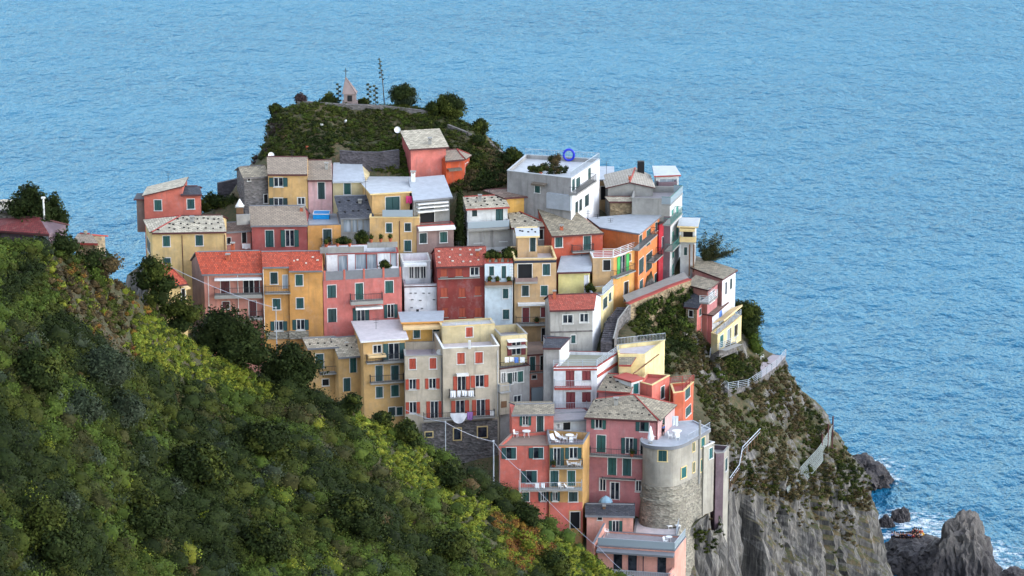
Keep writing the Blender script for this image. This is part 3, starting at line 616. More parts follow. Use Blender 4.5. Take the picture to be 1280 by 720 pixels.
# ---- pink-grey small house between cream and rose-red houses
h = H('narrow grey and pink house with a purple door between cream and red houses', (283, 290), (314, 288), 318, 'pinkgrey', D=5)
h.roof('gable', 'slate_brown', RL=(283, 279), RR=(312, 278.5), dr=3, trim='trim_grey'); h.wins('D 282.8 297 288.5 305;D 302.5 288.5 308 304'); h.done(); h.box('terrace_wall', 296, 313, 268.5, 281, .5, 'greystucco')
mb = MB(); P = at(300, 268, h.Y + 2); mb.abox(P - UP * .4, .9, .9, 1.5, 'timber'); mb.abox(P + UP * 1.1, 1.25, 1.25, .15, 'concrete'); mb.lathe(P + UP * 1.25, [(.62, 0), (.35, .45), (.05, 1.0)], 'trim_white', 8); mb.build('chimney', h.roofobj)
# ---- H4 pink house with red gable roof
h = H('pink house with a large red gable roof and two brown balconies', (255, 342), (328, 340.5), 430, 'rose', D=7.5, BL=(239.5, 326), walls={'L': 'taupe'})  # taupe left wall: the shade of that side is put into its colour
h.roof('gable', 'tile_red', RL=(246.5, 316.5), RR=(324.5, 314.5), dr=4.2, trim='trim_grey', so=.3)
h.wins('c 276 348 287 369;D 304.5 347.5 311 368;D 311.5 347.5 317 368;c 317.5 347.5 324 368;c 278 377 287 386;c 311.5 376 320.5 396', sh='shutter_brown'); h.wins('D 276 404 286 420;D 300 404 309 420'); h.done()
h.bal(268, 328, 369.5, p=1.2, t=.5); h.bal(312, 328, 398, p=1.2, t=.3)
h.box('awning_frame', 268, 327, 349.5, 351, 1.3, 'trim_white'); h.pipe(260, 344, 420, m='trim_white'); h.pipe(297, 344, 400, m='trim_white'); h.chim(291, 312, 5.5, .5, .7, 'terracotta')
# ---- H5 orange-yellow house with red roof
h = H('orange yellow house with a red tiled roof and green shutters', (328.5, 333.5), (361, 333), 426, 'orange_yellow', Y=358.4, D=7)
h.roof('gable', 'tile_red', RL=(327, 316), RR=(361, 315.5), dr=4, trim='trim_grey', so=.02)
h.wins('c 338 340.5 347 355;w 353.5 344 359.5 361;c 341 373.5 350.5 387;o 338 401.5 359 413.5'); h.done(); h.bal(331, 363, 366.8, p=1.1); h.pipe(328.8, 336, 415, m='trim_white')
x = H('', (361.3, 338), (403, 337.6), 426, 'orange_yellow', Y=358.2, D=7, on=h, storey='side_wing'); x.roof('gable', 'tile_red', RL=(361, 315.5), RR=(403, 315), dr=4.4, trim='trim_grey', so=.02, stones=5)
x.wins('c 369.5 343.5 378.5 357;c 370.5 372.5 379.5 385.5;o 365.5 399.5 386 412.5'); x.done(); x.box('stone_plinth', 361.5, 386, 414, 424, .25, 'stone_light'); h.box('stone_plinth', 333, 361, 415, 424, .25, 'stone_light')
# ---- H6 rose pink house with roof terrace
h = H('bright pink house with a glassed top floor behind a grey terrace wall', (404, 352), (502, 347), 428, 'pink', Y=358.3, D=9)
h.roof('flat', 'greyfloor', h=.3, copem='pink'); h.wins('c 409.5 356.5 420 372.5;c 444.5 354 454 378.5;c 481.5 351 491.5 366.5;c 410 386 420.5 403;o 441 385 461.5 404;o 480 380.5 497 397.5'); h.done()
h.bal(438.5, 479, 377.5, p=1.0, t=.5); h.awn(443.5, 477.5, 383, 385.5, m='trim_white', p=.9)
mb = MB(); O, u, n, W = h.face('F'); O = O + UP * (h.z + .1) - n * .12; mb.box(O, u, UP, n, 0, W, 0, 1.25, -.05, .05, 'trim_grey')
for k in (.02, .27, .52, .77, .985): mb.box(O, u, UP, n, W * k - .13, W * k + .13, 0, 1.4, -.09, .11, 'salmon')
mb.build('terrace_parapet', h.root)
x = H('', (408, 318.5), (498, 316), 345, 'white', Y=h.Y + 3.6, D=5, on=h, ext=1); x.roof('flat', 'greyfloor', h=.9, copem='trim_red')
x.wins('w 423 319.5 434 339;w 444.5 318 458 336.5;w 458.5 318 471 336;w 488.5 315.5 496 333', frame='trim_red'); x.done(); x.box('terrace_parapet', 400, 455, 309, 316, .2, 'greystucco'); x.box('terrace_parapet', 459, 497, 303, 309.5, .2, 'greystucco')
# ---- H7 dark slate roof with veranda
h = H('house with a dark slate roof and a glazed grey veranda', (426, 272), (467, 271), 312, 'greystucco', Y=371.5, D=6)
h.roof('gable', 'slate_dark', RL=(418.5, 246.5), RR=(459, 245.5), dr=4.6, trim='trim_grey', so=.1, stones=8); h.wins('w 429.5 275 438.5 290;w 441 275 446 290;w 448 275 453 290;w 455 275 464.5 290', frame=None); h.done()
# ---- H9 amber house with terrace roof
h = H('small amber house with a flat grey roof holding a bright blue pool', (384.5, 282), (426, 281), 318, 'orange_yellow', Y=370.9, D=6, BR=(422, 262), BL=(382, 262))
h.roof('flat', 'membrane', h=.15, copem='trim_grey'); h.wins('c 404 286.5 414.5 307'); h.done(); h.bal(402, 426, 307.5, p=.9)
# ---- H8 rose-red house slate roof
h = H('rose red house with a stone roof and white framed green shutters', (314.5, 281.5), (384, 281), 320, 'rosered', Y=370.8, D=7)
h.roof('gable', 'slate_buff', RL=(312, 259.5), RR=(380, 257.5), dr=4.5, trim='trim_grey', so=.12); h.wins('c 332 288 342 309;o 351 287.5 373.5 308.5'); h.done(); h.chim(377, 266, 3.2, .4, .6, 'terracotta')
# ---- H10 / H11
h = H('yellow house with a long stone roof below the garden hill', (335, 217.5), (384, 217.5), 258, 'yellow', D=7)
h.roof('gable', 'slate_buff', RL=(334, 196.5), RR=(384, 198), dr=4.4, so=.05); h.wins('o 336.5 222 359.5 233.5;o 336.5 247.5 359.5 257;g 372 247 381 256'); h.done(); h.dish(339, 194, 4.6, .45)
h = H('narrow pink house with one tall green door under a stone roof', (385, 224.8), (414.8, 224.6), 258, 'palepink', D=7, Y=378.6)
h.roof('gable', 'slate_buff', RL=(384, 201.5), RR=(414, 201.5), dr=4.8, so=.05); h.wins('c 397.5 228 406 249'); h.done()
# ---- H12 cream with white membrane roof
h = H('cream house with a curved pale blue roof beside the narrow pink house', (416, 227), (456, 226), 256, 'pale_yellow', D=6, Y=378.8, BR=(466, 211), BL=(417, 209))
h.roof('gable', 'membrane', RL=(417, 207), RR=(452, 203.5), dr=5.6, trim='membrane', so=.05); h.wins('c 430 229 438.5 243'); h.done()
# ---- H13 yellow with loggia
h = H('yellow house with a white flat roof over a recessed terrace', (465, 243.5), (512, 240.5), 314, 'yellow', Y=372.5, D=7, BL=(447, 223), BR=(511, 223))
h.roof('flat', 'membrane_white', h=0, oh=.3, trim='trim_cream'); h.wins('c 482 246 499.5 263'); h.done(); h.antenna(457, 222, 240, 1)
h2 = H('', (462, 272), (524, 272), 314, 'yellow', Y=370.4, D=2.2, on=h, storey='lower_storey'); h2.roof('flat', 'greyfloor', h=.95, copem='trim_cream'); h2.wins('c 482.5 279 490 290.5;c 506 279 513.5 289;c 505.5 300.5 514 314'); h2.done(); h2.pipe(499.5, 276, 312)
h2.box('terrace_panel', 478, 516, 262.5, 271, .1, 'panel_glass')
# ---- H14
h = H('grey house with a sloping white roof and slatted awnings', (517, 250), (562, 246), 284, 'greystucco', Y=371.6, D=8)
h.roof('shed', 'membrane', RL=(512, 223), RR=(553, 220.5), oh=.6, trim='trim_grey'); h.wins('D 525 255 543 264;D 525 266 543 281'); h.done(); h.chim(516.5, 226, 6.5, .6, 1.1, 'trim_white')
for y in (253.5, 258, 263): h.box('awning_slat', 523, 561, y, y + 1.6, 1.0, 'trim_white')
h2 = H('', (521, 283), (567, 280.5), 316, 'taupe', Y=370.2, D=1.6, on=h, storey='lower_storey'); h2.roof('flat', 'redfloor', h=.8, copem='trim_red'); h2.wins('c 524.5 291.5 533.5 304;c 550 290 559 303'); h2.done(); h2.awn(522, 568, 283.5, 287, p=.8, m='trim_white')
# ---- H15 pink tower
h = H('tall windowless pink house at the very top of the village', (513.5, 186.5), (557.5, 183.8), 223, 'towerpink', D=7, BL=(500, 168.5), walls={'L': 'rosered'})  # darker red on the left wall paints its shaded side
h.roof('shed', 'slate_light', RL=(502.5, 164), RR=(546.5, 162.3), oh=.4, so=.35, trim='trim_dark'); h.done(); h.chim(537.5, 180.5, 1.2, .5, .7)
# ---- H16
h = H('small vermilion house with a stone roof beside the tall pink house', (557.5, 201), (579.5, 199), 228, 'vermilion', Y=382.8, D=4.5, BR=(587, 194))
h.roof('hip', 'slate_buff', RL=(558, 189), RR=(571, 188), dr=3.4, hipR=True); h.wins('c 581.5 204 585 220', f='R', sh='vermilion'); h.done(); h.awn(558.5, 575, 210.5, 212.5, p=.8, m='slate_buff')
# ---- H17 stone house
h = H('ruined grey stone house at the foot of the garden hill', (305, 222), (334.5, 220), 258, 'stone', D=5)
h.roof('gable', 'slate', RL=(300, 211), RR=(329, 207), dr=3, trim='stone'); h.wins('D 309.5 221.5 313 226;D 330 243 335 254'); h.done()
# ---- H19 off-white
h = H('off white house with a stone tile roof and glass balcony', (584, 261), (634.5, 258.5), 312, 'offwhite', Y=372.5, D=6, walls={})
h.roof('gable', 'slate_light', RL=(580.5, 247.3), RR=(627.5, 245), dr=3.6, trim='trim_red', stones=16); h.wins('c 590 262.5 596.5 270.5;c 619.5 261 629 277.5;c 593 289.5 602 303.5;c 624.5 289 633.5 301.5'); h.done()
h.bal(584.5, 637, 286.5, p=1.1, t=.3, st='glass', rm='steel'); h.box('lower_wall', 586, 643, 288.5, 309, .03, 'peeling')
# ---- H20 hip
h = H('grey house with a broad hipped stone roof beside the off white house', (641, 284.5), (688.5, 282.5), 318, 'greystucco', Y=372.2, D=7, BR=(661, 258), BL=(636, 262))
h.roof('hip', 'slate_light', RL=(635, 261), RR=(637, 261), dr=5.6, hipR=True, cap='trim_red', stones=6); h.wins('D 674 287 679 299'); h.done(); h.pipe(683, 286, 303)
h = H('little beige rooftop cabin with a green door on a grey terrace', (647, 295), (672, 294.5), 318, 'buff', Y=366, D=2.6, ext=1)
h.roof('gable', 'membrane_white', RL=(645.5, 286), RR=(672, 285.5), dr=1.9, stones=5, trim='trim_cream'); h.wins('c 662.5 296 669.5 314.5'); h.done()
# ---- H21 buff
h = H('tall buff house with balconies in the middle of the village', (643, 324.5), (695.5, 323.5), 436, 'buff', Y=361.5, D=7)
h.roof('flat', 'paleroof', h=.9, copem='trim_cream'); h.band(325.5, 328.5, 'shutter_navy', name='dark_underside_strip'); h.wins('D 647.5 330 665 351;c 678.5 330 687.5 344;c 652.5 357 661 370;c 676 357 684.5 369.5;D 677 410 685 427'); h.wins('c 653 384.5 661.5 404.5;c 676 384 685 396.5', sh='shutter_maroon'); h.done()  # flat dark strip for the dark underside of the terrace parapet
h.bal(644, 672, 352.5, p=.9, t=.3, st='wall', rm='taupe', h=.5); h.awn(647, 687, 378, 380.5, m='trim_white', p=.8); h.bal(645, 688, 405.5, p=1.0, t=.3)
# ---- H22 pale blue narrow
h = H('narrow pale blue house with flower boxes next to the crimson house', (606, 329.5), (641, 329), 412, 'paleblue', Y=361.2, D=6)
h.roof('flat', 'greenfloor', h=.5, copem='trim_red'); h.wins('c 611.5 333 617.5 344.5;c 627 332.5 632.5 348;c 628.5 361 635.5 373;c 628.5 387 636.5 399'); h.done(); h.bal(606.5, 640.5, 357, p=.9, t=.3, st='wall', rm='timber', h=.45); h.pipe(640.5, 332, 405, m='trim_white')
for k in range(6): h.box('corner_stone', 637, 641.5, 331 + k * 3.4, 332.8 + k * 3.4, .06, 'trim_white')
# ---- H23 crimson
h = H('windowless looking crimson house with a tiled roof weighted by white stones', (546.5, 333), (606, 331), 408, 'crimson', Y=361, D=7)
h.roof('gable', 'tile_rust', RL=(544, 311.5), RR=(606.5, 308.8), dr=4.2, so=.15, stones=15, trim='trim_dark'); h.wins('c 551 336.5 559 346;c 569.5 336 578 345.5;c 551 360 559.5 371.5;c 573.5 360 581.5 371.5;c 593.5 358 601 369.5;c 553 385 560 396.5;c 574 385 582 396.5;c 593.5 385 602 396.5', sh='shutter_terra', frame=None); h.wins('g 588 334 598.5 344.5'); h.done(); h.bal(548, 600, 348.5, p=.35, t=.12, st='bar', h=.1)
# ---- H24 white
h = H('white house with a glazed top floor behind a low terrace wall', (505.5, 356.5), (547.5, 355.5), 396, 'white', Y=361.6, D=8)
h.roof('flat', 'mauvefloor', h=.9, copem='mauvefloor'); h.done(); h.band(357.5, 359, 'trim_dark')
x = H('', (503, 327.5), (538, 326.5), 350, 'white', Y=364.4, D=4.5, on=h, ext=1); x.roof('flat', 'redfloor', h=1.1, copem='whitepaint'); x.wins('g 511.5 332 517 348.5;g 518.5 332 524.5 348.5;g 526 332 532.5 348.5'); x.done(); x.awn(504, 533, 328.5, 331.5, p=1.1, m='trim_white')
for i, (a, y) in enumerate([(512, 366), (518, 366), (528, 366), (535, 366), (514, 374), (524, 375), (541, 374), (513, 384), (526, 385)]): h.box('wall_bracket', a, a + 3, y, y + 1.3, .12, 'trim_grey')
# ---- H25 orange behind terrace
h = H('orange house with a flat blue grey roof over a furnished terrace', (504, 404), (551, 402.5), 449, 'amber', Y=353.5, D=6, BL=(501, 392.5), BR=(552, 391))
h.roof('flat', 'membrane', h=0, oh=.35, trim='trim_amber'); h.wins('c 517 411.5 525 422.5;c 541.5 411 549.5 430.5'); h.done(); h.awn(503.5, 550.5, 406, 410.5, p=.9); h.chim(522, 394, 5, .35, .8, 'dark', False)
# ---- H26 beige left
h = H('beige house with red shutters left of the laundry balcony', (506, 445.5), (553, 444.5), 528, 'beige', Y=346.2, D=6.6)
h.roof('flat', 'mauvefloor', h=.95, copem='concrete'); h.wins('c 511.5 448 520 461.5;c 537 447.5 545.5 461;o 506.5 474 524.5 487;o 531.5 473 549.5 486;o 506 502.5 525 517;o 533 501.5 555 523.5', sh='shutter_red'); h.done(); h.pipe(552, 447, 520, m='trim_grey')
mb = MB(); O, u, n, W = h.face('F'); mb.box(O, u, UP, n, .1, W, h.z - 1.35, h.z - .1, .0, .06, 'mauvefloor')
# ---- H27 beige right
h = H('tall beige house with red shutters and white laundry on its balcony', (553.5, 436), (624, 432.5), 528, 'beige', Y=346, D=8)
h.roof('flat', 'paleroof', h=.95, copem='trim_white'); h.wins('c 571.5 441 581 455;c 594 440 603.5 454;o 566.5 470 587.5 488.5;o 588.5 469 610.5 484;o 564 500.5 586.5 517;o 590 499.5 612 521.5', sh='shutter_red'); h.done()
h.bal(562.5, 594.5, 497, p=.8, t=.2); h.awn(570, 585, 466.5, 468.5, p=.7, m='trim_white'); h.bal(530, 619, 525.5, p=.9, t=.2, h=.9)
h.box('air_conditioner', 613, 618.5, 514.5, 522.5, .4, 'plastic'); h.pipe(622, 438, 520, m='trim_white')
h.box('stone_basement', 528, 622, 527, 606, .12, 'stone'); 
for a in ((567.5, 536, 576, 549.5), (597.5, 534, 608.5, 546.5), (532, 540.5, 540.5, 546)):
    o = h.box('basement_window_frame', *[a[0] - 1.4, a[2] + 1.4, a[1] - 1.4, a[3] + 1.4], .1, 'trim_cream', off=.12); h.box('basement_window', a[0], a[2], a[1], a[3], .05, 'glass', off=.22)
x = H('', (553, 409), (618.5, 405.5), 436, 'pale_yellow', Y=351.6, D=3, on=h, ext=1); x.roof('flat', 'paleroof', h=.3, copem='trim_cream'); x.wins('c 582.5 409 591 421', sh='shutter_red'); x.done(); x.rail('F', h=.5, st='rails', m='steel', dz=.1)
mb = MB(); P = at(587, 434, 346.4); mb.abox(P - UP * .2, .35, .35, 1.1, 'trim_white'); mb.build('chimney', h.roofobj)
# ---- H29 yellow
h = H('yellow house with a pinkish flat roof and dark green balconies', (454, 427.5), (506.5, 424), 524, 'yellow', Y=348.2, D=7, BL=(443, 404), BR=(499, 402))
h.roof('flat', 'paleroof', h=0, oh=.4, trim='trim_white'); h.wins('g 466.5 431.5 477 442;o 479 429 507 449.5;c 469.5 457 478.5 477.5;c 489 457 498.5 476.5;c 470 483.5 478.5 497;c 489 481.5 498.5 495.5;c 486 509 494 519.5;c 496 509 503 519'); h.done()
h.bal(478, 507, 452.5, p=.9, t=.3); h.bal(459, 480, 454, p=.9, t=.2); h.bal(463.5, 506, 479.5, p=.9, t=.2); h.awn(459, 481, 442.5, 445.5, p=1.0, m='awning_cream')
# ---- H30 yellow left
h = H('yellow house with a stepped pale slate roof behind dark trees', (423, 446.5), (459, 443.5), 502, 'yellow', Y=351, D=6.4)
h.roof('gable', 'slate_light', RL=(414, 424), RR=(446, 421), dr=4.6, trim='trim_grey', so=.1, stones=4); h.wins('c 437.5 447.5 445.5 466;c 429.5 472.5 438 489.5'); h.done(); h.pipe(454, 448, 495)
x = H('', (385, 435.5), (422.5, 433.5), 500, 'yellow', Y=352.6, D=5, on=h, storey='side_wing'); x.roof('gable', 'slate_light', RL=(379, 425), RR=(420, 422), dr=3.1, trim='trim_grey', so=.1, stones=4); x.wins('c 395 442.5 404.5 461;D 403 474 411 482'); x.done(); x.bal(400, 426.5, 467.5, p=1.1, t=.2)
# ---- H31 mixed
h = H('grey house with laundry on its balcony and green shuttered bay', (625, 462), (662, 457), 522, 'grey', Y=347.6, D=4)
h.roof('flat', 'greyfloor', h=.25, copem='trim_dark'); h.wins('g 627 466 632 479;c 634 466 640.5 480;g 641 465 646.5 478;c 647 464 654 477.5;g 642.5 494.5 651.5 503'); h.done(); h.rail('F', h=.85, dz=.1)
x = H('', (626, 420), (659, 417.5), 452, 'pale_yellow', Y=350, D=5, on=h, ext=1); x.roof('flat', 'greyfloor', h=.95, copem='concrete'); x.win('o', 634, 427, 657, 444, sh='shutter_maroon'); x.done()
h.box('bay', 625, 637, 480, 518, .7, 'beige'); h.box('bay_window_frame', 626.5, 633.5, 501.5, 509.5, .06, 'timber', off=.7); h.bal(625.5, 639, 491.5, p=1.1, st='bar', rm='steel')
for y in (426.5, 434.5): x.box('pergola_beam', 636, 659, y, y + 1.2, 1.2, 'trim_white')
# pink narrow
h = H('narrow pink house with dark doors deep in shade beside the grey tower', (659, 444), (682, 442.5), 505, 'rose', Y=351.5, D=5)
h.roof('flat', 'brownfloor', h=0, oh=.5, trim='trim_dark'); h.wins('c 662.5 446 669 463.5;D 675.5 445 679 463;D 665 469 670.5 473.5'); h.done(); h.bal(659, 682, 466.5, p=.5, t=.12)
h.box('corrugated_panel', 664.5, 681, 485, 507, .5, 'panel_glass')
# ---- H39 grey tower block
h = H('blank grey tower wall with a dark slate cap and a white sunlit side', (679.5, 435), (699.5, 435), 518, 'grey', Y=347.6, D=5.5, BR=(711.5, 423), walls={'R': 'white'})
h.roof('gable', 'slate_dark', RL=(683.5, 425.5), RR=(711, 422.5), dr=3.2, trim='trim_dark', so=.15); h.done()
# ---- H38 white house with red trim
h = H('white house with red balconies, red shutters and a railed roof terrace', (692, 459.5), (746.5, 459), 522, 'white', Y=346, D=8, BR=(774, 441), BL=(711, 439.5))
h.roof('flat', 'greenfloor', h=.35, copem='trim_red'); h.wins('c 707 463.5 718 486.5;c 727.5 463.5 738.5 476.5;c 707.5 490 719 513.5;c 727.5 490 738.5 502.5', sh='shutter_maroon', ); h.done()
h.band(461, 463, 'trim_red', name='cornice', d=.12); h.band(459.5, 463, 'trim_red', f='R', name='cornice', d=.1); h.bal(693, 739.5, 485, p=.9, t=.3, m='trim_red', rm='steel'); h.bal(694, 734, 512.5, p=.9, t=.3, m='trim_red', rm='steel'); h.rail('FR', h=.9, st='rails', m='steel', dz=.12)
# ---- H44 peeling grey house with red roof + white side
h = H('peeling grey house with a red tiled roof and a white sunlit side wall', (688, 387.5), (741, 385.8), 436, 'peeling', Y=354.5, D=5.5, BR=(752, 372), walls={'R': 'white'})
h.roof('gable', 'tile_rust', RL=(686.5, 369.5), RR=(744.5, 368.5), dr=3.4, so=.15); h.wins('g 703.5 393.5 716 404.5;g 725 392 735.5 403;c 714 419 719.5 429', frame='whitepaint'); h.done(); h.band(413.5, 415, 'stone', d=.12); h.pipe(752.5, 376, 428, f='R', m='trim_grey')
# ---- H45 lemon
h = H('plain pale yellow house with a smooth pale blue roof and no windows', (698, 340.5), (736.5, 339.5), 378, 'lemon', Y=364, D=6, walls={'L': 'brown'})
h.roof('shed', 'membrane', RL=(704, 318.5), RR=(739.5, 318), oh=.35, trim='trim_dark'); h.done(); h.pipe(735, 343, 368, m='trim_white'); h.box('corner_strip', 730, 736.4, 344, 368, .02, 'white')
# ---- H46 brick orange
h = H('brick orange house with a wide mossy stone roof and white framed doors', (689.5, 294.8), (753.5, 291), 322, 'brick_orange', Y=369, D=8)
h.roof('gable', 'slate', RL=(672, 262), RR=(712, 259), dr=7.2, so=.05, cap='trim_red'); h.wins('c 694 296 703 309;c 729.5 295 738.5 314.5'); h.done(); h.chim(702, 290, 1.2, .45, .7, 'terracotta'); h.bal(716, 743, 315.5, p=.9)
# ---- H47 orange house long side
h = H('tall orange house with a pale blue roof and a long sunlit balcony side', (752, 285.5), (798, 293), 378, 'orange', Y=374, D=8, BR=(829.5, 266.5), BL=(737, 274.5))
h.roof('flat', 'membrane', h=0, oh=.3, trim='trim_grey')
for a in ((798.8, 294, 802.5, 311), (808, 287, 813, 307), (819, 278, 821.5, 289), (798.6, 323, 804.5, 342), (807.5, 316, 815, 338), (799.5, 350, 803.5, 366), (809, 346, 813, 363), (818, 342, 821, 358), (822.5, 310, 825.5, 325)): h.win('c', *a, f='R')
h.done(); h.bal(799.5, 822, 312.5, f='R', p=1.1, t=.15); h.bal(818, 829, 328, f='R', p=1.1, t=.15)
h.antenna(763, 273, 283, 3); h.antenna(747, 268, 278, 4)
# ---- H48 yellow facade + stone-yellow front
h = H('yellow house with bright green shutters below a white railed terrace', (741, 322.6), (767, 322), 384, 'buff', Y=366, D=5, BR=(795, 311.5), walls={'R': 'orange_yellow'})
h.roof('flat', 'redfloor', h=.2, copem='trim_white'); h.win('o', 771, 319, 786, 346.5, f='R', sh='shutter_bright'); h.win('c', 786.5, 317, 788.5, 326, f='R', sh='shutter_brown'); h.win('D', 780, 352, 785.5, 377, f='R'); h.wins('D 754 325 763 338'); h.done()
h.bal(770.5, 795, 347.5, f='R', p=1.0); h.rail('R', h=1.0, st='rails', m='trim_white', dz=.1); h.rail('F', h=.9, st='rails', m='trim_white', dz=.1)
# ---- H56 yellow stair house
h = H('butter yellow house front beside the stone stairway', (741.5, 369.5), (753.5, 369), 428, 'butter', Y=360.3, D=4, BR=(767, 356.5))
h.roof('flat', 'greyfloor', h=.7, copem='steel'); h.win('c', 753.8, 372, 759, 385, f='R'); h.win('c', 761, 366, 764, 376, f='R'); h.win('c', 755, 403, 758, 416, f='R'); h.win('c', 758.5, 397, 762, 411, f='R'); h.done(); h.rail('R', h=.9, st='glass', m='steel', dz=.1)
# ---- crimson sliver
h = H('narrow crimson house squeezed behind the orange balcony house', (824, 281), (832, 278), 362, 'red', Y=380, D=5, BR=(839, 270))
h.roof('flat', 'slate_dark', h=0, oh=.1); h.wins('c 827.5 296 830.5 311', sh='shutter_navy'); h.done()
# ---- H51 grey/teal house
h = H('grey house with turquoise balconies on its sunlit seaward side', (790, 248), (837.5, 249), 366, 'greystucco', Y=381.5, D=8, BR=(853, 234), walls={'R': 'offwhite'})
h.roof('flat', 'greyfloor', h=.8, copem='concrete'); h.band(270, 360, 'mauvegrey', x0=829, x1=837.5, name='painted_shade_band', d=.05)  # dark mauve band paints the shade on this strip of wall
for a in ((839.5, 262, 842, 278), (845, 258, 848, 272), (840, 289, 842.5, 302), (845, 284, 848, 297), (840, 308, 843, 322), (840, 330, 842.5, 344)): h.win('c', *a, f='R', sh='teal')
h.done(); h.bal(838.5, 853, 281.5, f='R', p=1.2, st='bar', rm='teal_rail', h=1.0); h.bal(838.5, 853.5, 256, f='R', p=1.4, st='glass', rm='teal_rail', h=1.1); h.bal(841, 851, 314, f='R', p=1.2, st='bar', rm='teal_rail')
# ---- H50 gable house
h = H('grey gabled house with one stone slope and one pale tiled slope', (760, 235), (816, 234.5), 270, 'greystucco', Y=386, D=8)
h.roof('end', 'tile_beige', RL=(787, 228.5), RR=(794, 211), trim='trim_dark', cap='trim_red', so=.3); h.done(); h.chim(801, 209, 7.5, 1.0, .9, 'dark', False); h.chim(787, 226, 1.4, .35, .6, 'terracotta')
x = H('', (763, 252), (791, 252), 285, 'stone_warm', Y=382.6, D=2.6, on=h, storey='lean_to'); x.roof('gable', 'slate_light', RL=(758, 247), RR=(788, 247), dr=1.6, trim='trim_dark'); x.done()
# ---- H51b white roof behind
h = H('white flat roofed house at the seaward edge behind the gabled house', (820, 221), (848.5, 220), 266, 'offwhite', Y=391, D=5, BR=(842, 209.5), BL=(818, 209.5))
h.roof('flat', 'membrane_white', h=0, oh=.3, trim='trim_red'); h.wins('w 825 223.5 846 227.5', frame=None); h.done(); h.bal(823, 846, 233, p=1.2, st='wall', rm='mauvegrey', h=.6)
# ---- H57 cream tower with canopy
h = H('slim house with a white canopy and cream slatted balcony over the sea', (851, 283.5), (868.5, 284), 350, 'offwhite', Y=383, D=4.5)
h.roof('flat', 'membrane_white', h=0, oh=.5, trim='trim_cream'); h.wins('D 854 288 866 299;c 855 309 859 319'); h.done(); h.bal(849.5, 869.5, 302.5, p=1.2, st='wall', rm='trim_cream', h=.75); h.awn(850, 869, 284.5, 287, p=1.0, m='trim_cream')
h.box('timber_post', 861, 862.5, 306, 345, .3, 'timber', off=.8); h.box('timber_post', 866, 868, 306, 340, .3, 'timber', off=.8)
# ---- H52 big white house with roof terrace
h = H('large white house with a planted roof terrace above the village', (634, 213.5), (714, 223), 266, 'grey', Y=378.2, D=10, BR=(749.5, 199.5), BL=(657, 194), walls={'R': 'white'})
h.roof('flat', 'membrane_white', h=.45, copem='membrane_white'); h.wins('c 668.5 229.5 675 241', )
for a in ((715, 223.5, 718.5, 238), (720, 222, 725, 236), (735, 210, 738.5, 224), (719, 252, 722.5, 266), (724, 249, 727.5, 263), (731, 243.5, 736, 257.5)): h.win('c', *a, f='R')
h.done(); h.bal(721, 746, 243, f='R', p=1.2, t=.2); h.awn(667, 684, 227, 229.5, p=.8, m='slate_buff'); h.box('low_wall', 683, 713, 243, 262, .6, 'membrane'); h.rail('RB', h=.9, m='steel', dz=.1)
# ---- H53
h = H('small orange yellow house with a brown slate roof below the white house', (631, 247.5), (665, 245), 266, 'amber', Y=376, D=5)
h.roof('gable', 'slate_brown', RL=(606, 239), RR=(656, 235), dr=3.5, trim='trim_dark'); h.done(); h.dish(657, 241, 2, .4)
# ---- H54
h = H('ochre house with a pale blue flat roof behind the large white house', (744, 226), (766, 225.5), 268, 'buff', Y=391, D=6, BR=(766, 210), BL=(744, 210))
h.roof('flat', 'membrane', h=0, oh=.2, trim='trim_grey'); h.wins('D 751 233 759 250'); h.done()
# ---- H16b low stone wall on left: see walls
# ================================================================== lower right quarter
h = H('tall mauve house with a hipped stone roof and long balconies', (733, 521.5), (822.5, 526), 645, 'mauve', Y=337, D=7, BR=(843.5, 506), walls={'R': 'palepink'})
h.roof('hip', 'slate', RL=(745, 500), RR=(792, 494.5), dr=5.6, hipR=True, cap='trim_red', stones=30)
h.wins('o 739 522.5 757.5 536;h 800 527 811 539.5;c 746 544 757 565.5;o 776.5 547.5 796.5 567.5;D 800.5 549 807 568;c 760 571.5 770.5 594;c 778.5 572.5 789 595;g 749.5 598 757 614;g 763 603 774 625;g 794.5 601 801.5 614.5'); h.wins('c 828 522 831 540', f='R'); h.done()
h.bal(736.5, 807, 569, p=1.0, t=.2); h.bal(752, 794, 598, p=.6, t=.15, h=.05); h.pipe(821, 528, 556)
MAUVE = h
h = H('low mauve house with a stone roof and a white dormer', (748, 488), (787.5, 490.5), 515, 'mauve', Y=344.5, D=5)
h.roof('gable', 'slate', RL=(760, 468), RR=(797, 470.5), dr=5.2, trim='trim_red', cap='trim_red', so=.1, stones=10); h.done()
x = H('', (789, 478), (803, 474), 500, 'offwhite', Y=344.9, D=3, on=h, storey='dormer', ext=1); x.roof('flat', 'redfloor', h=0, oh=.2, trim='trim_red'); x.wins('c 791.5 479.5 798 492.5', sh='shutter_teal'); x.done()
h = H('yellow house with a pale walled roof terrace and blank sunlit side', (773, 443.5), (806.5, 443.5), 474, 'butter', Y=351, D=7, BR=(831, 425.5), BL=(771, 432))
h.roof('flat', 'paleroof', h=.4, copem='butter'); h.done(); h.rail('B', h=1.0, m='steel', dz=.1)
x = H('', (774, 455.8), (788.5, 456), 478, 'butter', Y=349, D=3, on=h, storey='annexe'); x.roof('gable', 'slate', RL=(775, 444), RR=(797, 444), dr=2.9, trim='trim_red', so=.05); x.done()
for y0, y1, a, b in ((452, 453.2, 798, 824), (458, 459.2, 792, 815)): h.box('wall_pipe', a, b, y0, y1, .1, 'timber', f='R')
h = H('salmon red house with a red tiled terrace below the yellow house', (800, 478), (815, 482), 505, 'coral', Y=346, D=5, BR=(837, 469.5), BL=(808, 467.5))
h.roof('flat', 'redfloor', h=.35, copem='trim_cream'); h.win('c', 826, 483, 830.5, 498, f='R'); h.done()
